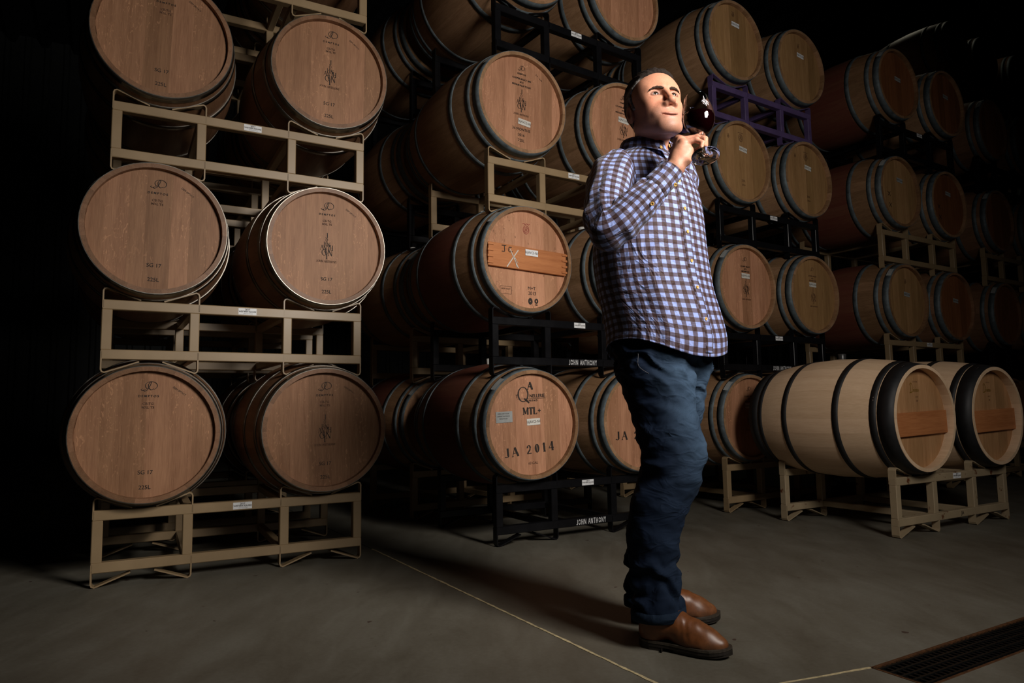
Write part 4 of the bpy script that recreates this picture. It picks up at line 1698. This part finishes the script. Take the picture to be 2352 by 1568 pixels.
def sleeve_fold(a, t):
    k = .065 * fbm(a * 1.3 + 3, t * 9, 1.7)
    el = math.exp(-((t - .50) / .16) ** 2)
    k += el * .15 * math.sin(58 * t + 1.5 * math.sin(a)) * (.5 + .5 * math.cos(a - 2.4))
    k += .08 * math.exp(-((t - .88) / .08) ** 2) * math.sin(7 * a + 20 * t)
    k += .06 * math.exp(-((t - .12) / .12) ** 2) * math.sin(5 * a + 30 * t)
    k += .085 * crease(math.cos(a) * 1.1 + 2 + t * 2, math.sin(a) * 1.1 - t * 2, t * 5.5)
    return k


sl_r = tube([A(1436, 398, 2.24), A(1418, 400, 2.19), A(1404, 420, 2.13), A(1394, 465, 2.06), A(1392, 505, 2.01), A(1402, 522, 1.985), A(1432, 502, 1.975), A(1474, 460, 1.975), A(1498, 438, 1.975), A(1506, 431, 1.975)],
            [.066, .075, .074, .069, .064, .060, .056, .050, .043, .036], fold=sleeve_fold)
cuff_r = tube([A(1499, 437, 1.976), A(1504, 432, 1.976), A(1522, 413, 1.978), A(1538, 394, 1.98), A(1543, 387, 1.98)],
              [.033, .0405, .0385, .0375, .0370], m=40, fold=lambda a, t: .02 * math.sin(2 * a + 1))
sl_l = tube([A(1530, 400, 2.32), A(1552, 405, 2.355), A(1558, 425, 2.385), A(1540, 490, 2.44), A(1512, 550, 2.49), A(1500, 575, 2.50), A(1492, 620, 2.485), A(1482, 690, 2.45), A(1479, 725, 2.44)],
            [.06, .066, .066, .064, .06, .058, .052, .046, .036], fold=sleeve_fold)

# collar: stand and folded leaf, open at the throat
NC = A(1486, 350, 2.275)
cfw = FW


def collar():
    n = 60
    rows = [[] for _ in range(7)]
    for j in range(n):
        s = -1 + 2 * j / (n - 1)
        th = PI + s * (PI - .17)         # back is the middle, the ends meet at the throat
        d = RT * math.sin(th) + FW * math.cos(th)
        ends = abs(s)
        fr_ = max(0, (ends - .55) / .45)
        drop = .040 + .028 * fr_ ** 1.6
        lift = .010 * (1 - ends) - .016 * ends ** 2
        ra, rb = .069, .074
        base = NC + d * (ra * abs(math.sin(th)) ** 2 + rb * math.cos(th) ** 2)
        out = d * .006
        pts = [base + UP * (-.012 + lift), base + UP * (.014 + lift) + out * .2, base + UP * (.030 + lift) + out * .4,
               base + UP * (.034 + lift) + out * 1.4, base + UP * (.028 + lift) + out * 2.3,
               base + UP * (.034 + lift - drop * .6) + d * (.021 + .004 * fr_), base + UP * (.034 + lift - drop) + d * (.027 + .012 * fr_) + FW * .010 * fr_]
        for r, p in zip(rows, pts): r.append(p)
    return np.array(rows)


col_ = collar()


def surf(th, py):
    """point and outward normal on the torso shell at angle th and photo row py"""
    i = np.argmin(np.abs(TS[:, 0] - py))
    j = int(round(th / (2 * PI) * NT)) % NT
    p = rows_t[i, j]
    n_ = RT * math.sin(th) + FW * math.cos(th)
    return p, n_


# placket strip down the front
pl_rows = []
for i in range(2, len(TS) - 6):
    a, b = rows_t[i, NT - 2], rows_t[i, 2]
    c = rows_t[i, 0]
    o = FW * .0022
    lat = RT * .016
    pl_rows.append([c - lat * 1.0 - FW * .003, c - lat + o, c + o * 1.5, c + lat + o, c + lat * 1.0 - FW * .003])
pl = np.array(pl_rows)
shirt = child('shirt', uv_mesh('shirt', [(torso, 0), (loft(sl_r, .003), 0), (loft(cuff_r, .006), 0), (loft(sl_l), 0), (loft(col_, 0, closed=False), 0), (loft(pl, .006, closed=False), 0)],
                               [M['gingham'], M['trim_check']]))
so = shirt.modifiers.new('thickness', 'SOLIDIFY'); so.thickness = .0012; so.offset = -1

# inner check trim at the open collar
tr = []
for k_ in range(2):
    a = col_[1, -1 - k_ * 3] ; b = col_[0, -1 - k_ * 3]
tri_r = np.array([[rows_t[-8, 2] + FW * .006 + RT * .004, rows_t[-8, 2] + FW * .008 - RT * .008], [col_[0, -1] + FW * .006, col_[0, -1] + FW * .006 - RT * .014], [col_[1, -1] + FW * .004 , col_[1, -1] + FW * .004 - RT * .010]])
obj('collar_trim', uv_mesh('collar_trim', [(loft(tri_r, 0, closed=False), 0)], [M['trim_check']]), shirt)


def button_mesh():
    v, f = [], []
    n = 18
    for r, z_ in ((.0, .0008), (.0022, .0009), (.0032, .0020), (.0050, .0024), (.0056, .0014), (.0056, 0)):
        for i in range(n):
            v.append((r * math.cos(2 * PI * i / n), r * math.sin(2 * PI * i / n), z_))
    for j in range(5):
        for i in range(n):
            a, b = j * n + i, j * n + (i + 1) % n
            f.append((a, a + n, b + n, b))
    for hx, hy in ((.0012, .0012), (-.0012, .0012), (.0012, -.0012), (-.0012, -.0012)):
        k = len(v)
        v += [(hx + .0007 * math.cos(PI * i / 3), hy + .0007 * math.sin(PI * i / 3), .0012) for i in range(6)]
        f.append(tuple(range(k, k + 6)))
    me = mesh('button', v, f, M['button'], True)
    me.materials.append(M['thread'])
    for p in list(me.polygons)[-4:]: p.material_index = 1
    return me


BM = button_mesh()


def put_button(p, n_):
    o = obj('button', BM, shirt)
    q = Vector((0, 0, 1)).rotation_difference(Vector(n_).normalized())
    o.matrix_local = Matrix.Translation(Vector(L(p))) @ q.to_matrix().to_4x4()


for py in (440, 499, 557, 615, 675, 738):
    p, n_ = surf(0, py)
    put_button(p + FW * .0048, FW)
put_button(col_[1, -2] + (FW * .012 + RT * .004), FW)
put_button(col_[6, 2] * .35 + col_[5, 3] * .65 + np.array((.1, -.5, .1)) * .006, np.array((.5, -.8, .2)))
tocam = np.array((-.3, -1, -.25))
put_button(A(1498, 468, 1.932), tocam)
put_button(A(1551, 424, 1.948), tocam + np.array((.5, 0, -.3)))

# ---- jeans
R_ = F_PX


def leg_pts(tab):
    P, r = [], []
    for px, py, Y, hw in tab:
        P.append(A(px, py, Y)); r.append(hw * Y / R_)
    return P, r


near = leg_pts([(1498, 800, 2.225, 80), (1501, 840, 2.215, 84), (1513, 885, 2.205, 78), (1524, 940, 2.195, 71), (1535, 1000, 2.18, 72), (1548, 1042, 2.165, 69), (1538, 1100, 2.165, 65),
                (1512, 1165, 2.165, 62), (1502, 1220, 2.165, 58), (1500, 1265, 2.165, 52), (1501, 1310, 2.165, 50), (1506, 1355, 2.165, 49), (1511, 1385, 2.165, 51), (1516, 1425, 2.165, 52)])
far = leg_pts([(1572, 800, 2.315, 60), (1570, 850, 2.32, 60), (1556, 930, 2.335, 56), (1540, 1045, 2.37, 54), (1518, 1130, 2.38, 54), (1500, 1220, 2.385, 52), (1494, 1300, 2.39, 50), (1492, 1340, 2.395, 51), (1494, 1392, 2.395, 50)])


def jeans_sdf(P):
    d = chain(P, near[0], near[1], .02)
    d2 = chain(P, far[0], far[1], .02)
    pc = A(1520, 790, 2.27)
    q = P - pc
    lx = q @ RT; ly = q @ FW; lz = q[..., 2]
    e = ell(np.stack([lx, ly, lz], -1), (0, 0, 0), (.158, .126, .15))
    d = smin(d, d2, .012)
    d = smin(d, e, .045)
    d = np.maximum(d, P[..., 2] - A(1500, 745, 2.27)[2])
    hn = A(1518, 1413, 2.165); hf_ = A(1492, 1384, 2.395)
    # hems: open bottoms, slightly higher in front
    cut = np.where((P @ np.array((0, 1., 0))) < 2.285, hn[2] + .05 * (P[..., 0] - hn[0]) - P[..., 2], hf_[2] + .03 * (P[..., 0] - hf_[0]) - P[..., 2])
    return np.maximum(d, cut)


jp = np.array(near[0] + far[0])
JV, JQ = nets(jeans_sdf, jp.min(0) - .14, jp.max(0) + .14, .0062)
JV = relax(JV, JQ, 2, .5)
jn = vnormals(JV, JQ)
x, y, z = JV.T
zk, zh, za = kn_r[2], A(1520, 790, 2.27)[2], A(1518, 1413, 2.165)[2]
n1 = vnoise(JV * np.array((1, 1, 2.2)), 9, 1.0)
n2 = vnoise(JV, 16, 4.0)
# creases: hip fan, back of the knee, stacking over the boot
hipw = np.exp(-((z - (zh - .06)) / .09) ** 2)
kneew = np.exp(-((z - (zk - .03)) / .09) ** 2)
ank = np.exp(-((z - (za + .09)) / .10) ** 2)
n3 = vnoise(JV * np.array((1, 1, 1.9)), 8.5, 11.0)
n4 = vnoise(JV * np.array((1, 1, 2.2)), 17, 21.0)
dsp = .004 * n1 + .0075 * (.3 - np.abs(n3) * 1.6) + .0035 * (.3 - np.abs(n4) * 1.6)
dsp += hipw * .009 * (.45 - np.abs(np.sin(46 * z + 20 * (x - .5) + 2.5 * n2))) * 1.6
dsp += kneew * .010 * (.45 - np.abs(np.sin(40 * z - 16 * (x - .45) + 2.5 * n2))) * sm_(.60, .44, x)
dsp += ank * .010 * np.sin(70 * z + 14 * x + 5 * n2)
keep = sm_(za + .004, za + .02, z)
JV2 = JV + jn * (dsp * keep)[:, None]
jc_ = np.tile(np.array((.0050, .0105, .025)), (len(JV), 1))
# worn fade on the front of thigh and knee
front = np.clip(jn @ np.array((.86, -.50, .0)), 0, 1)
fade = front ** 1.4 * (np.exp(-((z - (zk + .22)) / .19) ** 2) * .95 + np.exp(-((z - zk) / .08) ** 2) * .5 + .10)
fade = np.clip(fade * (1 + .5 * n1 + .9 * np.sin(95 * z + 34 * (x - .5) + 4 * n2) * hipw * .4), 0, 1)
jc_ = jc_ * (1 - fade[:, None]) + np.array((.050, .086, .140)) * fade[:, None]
jeans = child('jeans', np_mesh('jeans', L(JV2), JQ, M['denim'], jc_))
# hem bands


def hem(c0, zc_, slope, lim):
    sel = (np.abs(z - zc_) < .05) & ((y < 2.285) == lim)
    q = JV2[sel]
    ang = np.arctan2(q[:, 1] - c0[1], q[:, 0] - c0[0])
    rad = np.hypot(q[:, 1] - c0[1], q[:, 0] - c0[0])
    nb = 44
    r = np.array([np.max(rad[np.abs((ang - a + PI) % (2 * PI) - PI) < .16], initial=.04) for a in np.linspace(-PI, PI, nb, endpoint=False)])
    for _ in range(3): r = (np.roll(r, 1) + 2 * r + np.roll(r, -1)) / 4
    rg = []
    for dz, dr in ((.030, -.003), (.029, .0012), (.015, .0022), (.001, .0012), (.0, -.004)):
        ring = []
        for i in range(nb):
            a = -PI + 2 * PI * i / nb
            px_, py_ = c0[0] + (r[i] + dr) * math.cos(a), c0[1] + (r[i] + dr) * math.sin(a)
            ring.append((px_, py_, zc_ + slope * (px_ - c0[0]) + dz))
        rg.append(ring)
    v, f, u = loft(np.array(rg))
    hb_ = obj('hem', np_mesh('hem', L(v), np.array(f), M['denim'], np.tile(np.array((.010, .019, .036)), (len(v), 1))), jeans)
    return hb_


_h1 = hem(A(1516, 1413, 2.165), A(1518, 1413, 2.165)[2] - .004, .05, True)
_h2 = hem(A(1493, 1384, 2.395), A(1492, 1384, 2.395)[2] - .004, .03, False)
# side seam
M['seam'] = plain('seam_thread', (.10, .10, .11), .8)


def seam(name, pts, r, mat, parent):
    rg = tube([np.array(p) for p in pts], [r] * len(pts), n=6, m=len(pts) * 6)
    v, f, u = loft(rg)
    return obj(name, mesh(name, L(v), f, mat, True), parent)


def on_jeans(px, py):
    """nearest jeans surface point along the view ray"""
    o = np.array((0, 0, CAM_H)); d = A(px, py, 2.2) - o; d /= np.linalg.norm(d)
    rel = JV2 - o
    t = rel @ d
    dist = np.linalg.norm(rel - t[:, None] * d, axis=1)
    c = np.where(dist < .012)[0]
    if len(c) == 0: return None
    return JV2[c[np.argmin(t[c])]] - d * .0006


sp = [on_jeans(a, b) for a, b in ((1446, 772), (1452, 792), (1460, 815), (1470, 838), (1482, 862))]
seam('side_seam', [p for p in sp if p is not None], .0007, M['seam'], jeans)

# ---- boots


def boot(heel, toe, zfloor, name):
    heel = np.array(heel); toe = np.array(toe)
    f_ = toe - heel
    Lb = np.linalg.norm(f_[:2]); f_ = np.array((f_[0], f_[1], 0)) / Lb
    s_ = np.array((f_[1], -f_[0], 0))
    W3 = np.stack([f_, s_, UP], 1)
    k = Lb / .30

    def sdf(P):
        d = chain(P, [(.035, 0, .062), (.075, 0, .085), (.125, 0, .080), (.18, 0, .060), (.225, 0, .047), (.262, 0, .038)], [.036, .044, .0435, .0425, .036, .024], .02)
        e = ell(P, (.195, 0, .034), (.085, .049, .028))
        d = smin(d, e, .02)
        d = smin(d, ell(P, (.045, 0, .045), (.045, .036, .04)), .02)
        d = smin(d, cone(P, (.062, 0, .09), (.052, 0, .26), .046, .054), .03)
        d = np.maximum(d, .028 - P[..., 2] - .010 * np.clip((P[..., 0] - .2) / .1, 0, 1))
        d = np.maximum(d, P[..., 2] - .25)
        return d
    V, Q = nets(sdf, (-.03, -.075, 0), (.31, .075, .265), .0045)
    V = relax(V, Q, 2, .5)
    nn = vnormals(V, Q)
    cr = np.exp(-((V[:, 0] - .165) / .04) ** 2) * sm_(.03, .06, V[:, 2])
    V = V + nn * (.0006 * cr * np.sin(260 * V[:, 0] + 60 * V[:, 2] + 3 * vnoise(V, 25)) + .0010 * vnoise(V, 30))[:, None]
    c = np.tile(np.array((.155, .052, .016)), (len(V), 1))
    scuff = np.clip(sm_(.17, .25, V[:, 0]) * (.55 + .8 * vnoise(V, 45, 3)), 0, 1)
    c = c * (1 - scuff[:, None] * .55) + np.array((.24, .105, .045)) * scuff[:, None] * .55
    dark = np.clip(sm_(.055, .035, V[:, 2]) * (.5 + .7 * vnoise(V, 30, 8)), 0, 1)
    c = c * (1 - dark[:, None] * .75) + np.array((.03, .014, .008)) * dark[:, None] * .75
    b = child('boot', np_mesh('boot', L((V * k) @ W3.T + heel), Q, M['leather'], c))
    # sole outline
    out = []
    for i in range(48):
        t = 2 * PI * i / 48
        xx = .5 - .5 * math.cos(t)
        w = np.interp(xx, [0, .06, .15, .35, .55, .7, .82, .92, .97, 1], [0, .026, .034, .033, .043, .049, .047, .036, .022, 0])
        out.append((-.006 + xx * .306, w * (1 if t < PI else -1)))

    def slab(z0, z1, grow, x0=-1, x1=1):
        v, f = [], []
        pts = [(px * 1.0, py * (1 + grow)) for px, py in out]
        pts = [(min(max(px, x0), x1), py) for px, py in pts]
        n = len(pts)
        for z_ in (z0, z1):
            for px, py in pts:
                spring = .010 * max(0, (px - .21) / .09) ** 2
                v.append((px, py, z_ + spring))
        f = [tuple(range(n))[::-1], tuple(range(n, 2 * n))] + [(i, (i + 1) % n, n + (i + 1) % n, n + i) for i in range(n)]
        return (np.array(v) * k) @ W3.T + heel, f
    v, f = slab(.012, .021, .06)
    obj('sole', mesh('sole', L(v), f, M['sole']), b)
    v, f = slab(.022, .029, .10)
    obj('welt', mesh('welt', L(v), f, M['welt']), b)
    v, f = slab(.0, .0135, .0, -1, .085)
    obj('heel', mesh('heel', L(v), f, M['sole']), b)
    v, f = slab(.004, .0125, -.04, .12, 1)
    obj('outsole', mesh('outsole', L(v), f, M['sole']), b)
    return b


boot((.372, 2.178, 0), (.606, 2.045, 0), 0, 'right')
boot((.385, 2.40, 0), (.672, 2.385, 0), 0, 'left')

# ------------------------------------------------------------------ the wine glass in his hand
g3 = Vector(gax)
gq = Vector((0, 0, 1)).rotation_difference(g3)
wg = tag(obj('wine_glass', None, None, Vector(GB)), 'stemmed glass of red wine held at the man\'s lips', 'wine glass')
wg.rotation_mode = 'QUATERNION'
wg.rotation_quaternion = gq
gs = GLEN / .225


def revolve(prof_, n=48):
    v, f = [], []
    for r, z_ in prof_:
        for i in range(n):
            v.append((r * math.cos(2 * PI * i / n), r * math.sin(2 * PI * i / n), z_))
    for j in range(len(prof_) - 1):
        for i in range(n):
            a, b = j * n + i, j * n + (i + 1) % n
            f.append((a, b, b + n, a + n))
    return v, f


def glass_mat(base=.035, edge=.45, tint=.97):
    """thin blown glass: light passes straight through the wall, Fresnel gloss on top"""
    m, nt, b = new_mat('clear_glass')
    tr_ = N(nt, 'ShaderNodeBsdfTransparent'); tr_.inputs[0].default_value = (tint, tint, tint, 1)
    gl = N(nt, 'ShaderNodeBsdfGlossy'); gl.inputs['Roughness'].default_value = .01
    lw = N(nt, 'ShaderNodeLayerWeight'); lw.inputs[0].default_value = .5
    k_ = mathn(nt, 'ADD', base, mathn(nt, 'MULTIPLY', mathn(nt, 'POWER', lw.outputs['Facing'], 3.0), edge))
    mx = N(nt, 'ShaderNodeMixShader')
    nt.links.new(k_, mx.inputs[0]); nt.links.new(tr_.outputs[0], mx.inputs[1]); nt.links.new(gl.outputs[0], mx.inputs[2])
    nt.links.new(mx.outputs[0], nt.nodes['Material Output'].inputs[0])
    return m


def solid_glass():
    m, nt, b = new_mat('solid_glass')
    b.inputs['Roughness'].default_value = .0
    b.inputs['IOR'].default_value = 1.45
    b.inputs['Transmission Weight'].default_value = 1.0
    b.inputs['Base Color'].default_value = (1, 1, 1, 1)
    return m


M['glass_solid'] = solid_glass()
M['glass'] = glass_mat()
M['wine'] = plain('red_wine', (.004, .0003, .0006), .04, 0, .6)
bowl_o = [(.004, .086), (.012, .0885), (.024, .096), (.034, .107), (.042, .121), (.0462, .137), (.0472, .152), (.0455, .170), (.0418, .190), (.0375, .208), (.0345, .2225), (.0340, .225)]
bowl_i = [(max(r - .0013, .0005), z_ + (.0022 if i < 3 else .0008 if i < 6 else 0)) for i, (r, z_) in enumerate(bowl_o)]
v, f = revolve([(r * gs, z_ * gs) for r, z_ in bowl_o + bowl_i[::-1]])
obj('bowl', mesh('bowl', v, f, M['glass'], True), wg)
v, f = revolve([(r * gs, z_ * gs) for r, z_ in [(.0004, .0008), (.032, .0), (.0402, .0006), (.0412, .0016), (.039, .0026), (.024, .0042), (.010, .0075), (.0055, .013), (.0042, .022), (.0039, .05), (.0042, .078), (.0065, .0855), (.0085, .0872), (.0004, .0876)]])
obj('stem_and_foot', mesh('stem_and_foot', v, f, M['glass_solid'], True), wg)
# wine: inside of the bowl cut at a level surface
bm = bmesh.new()
v, f = revolve([((r - .0004) * gs, z_ * gs) for r, z_ in [(.0008, .0886)] + bowl_i[1:-1]], 48)
bv = [bm.verts.new(p) for p in v]
for q in f: bm.faces.new([bv[i] for i in q])
up_l = gq.inverted() @ Vector((0, 0, 1))
res = bmesh.ops.bisect_plane(bm, geom=bm.verts[:] + bm.edges[:] + bm.faces[:], plane_co=(0, 0, .160 * gs), plane_no=up_l, clear_outer=True)
ed = [e for e in bm.edges if e.is_boundary]
bmesh.ops.contextual_create(bm, geom=[e for e in ed if any(abs((vv.co - Vector((0, 0, .160 * gs))).dot(up_l)) < 1e-5 for vv in e.verts)])
me = bpy.data.meshes.new('wine'); bm.to_mesh(me); bm.free()
me.materials.append(M['wine'])
me.polygons.foreach_set('use_smooth', [len(p.vertices) < 6 for p in me.polygons])
obj('wine', me, wg)
# white printed letters on the bowl, wrapped on its surface facing the camera right side
M['print_white'] = plain('white_print', (.75, .75, .78), .5)
src = ja_logo(.046, M['print_white'])
lv = []
camdir = gq.inverted() @ (Vector((0, 0, CAM_H)) - Vector(GB))
base_a = math.atan2(camdir.y, camdir.x) + .62
zr = np.array([z_ for r, z_ in bowl_o]) * gs; rr_ = np.array([r for r, z_ in bowl_o]) * gs
for vv in src.vertices:
    z_ = .176 * gs + vv.co.z
    r = np.interp(z_, zr, rr_) + .0006
    a = base_a + vv.co.x / r
    lv.append((r * math.cos(a), r * math.sin(a), z_))
obj('print', mesh('print', lv, [tuple(p.vertices) for p in src.polygons], M['print_white']), wg)
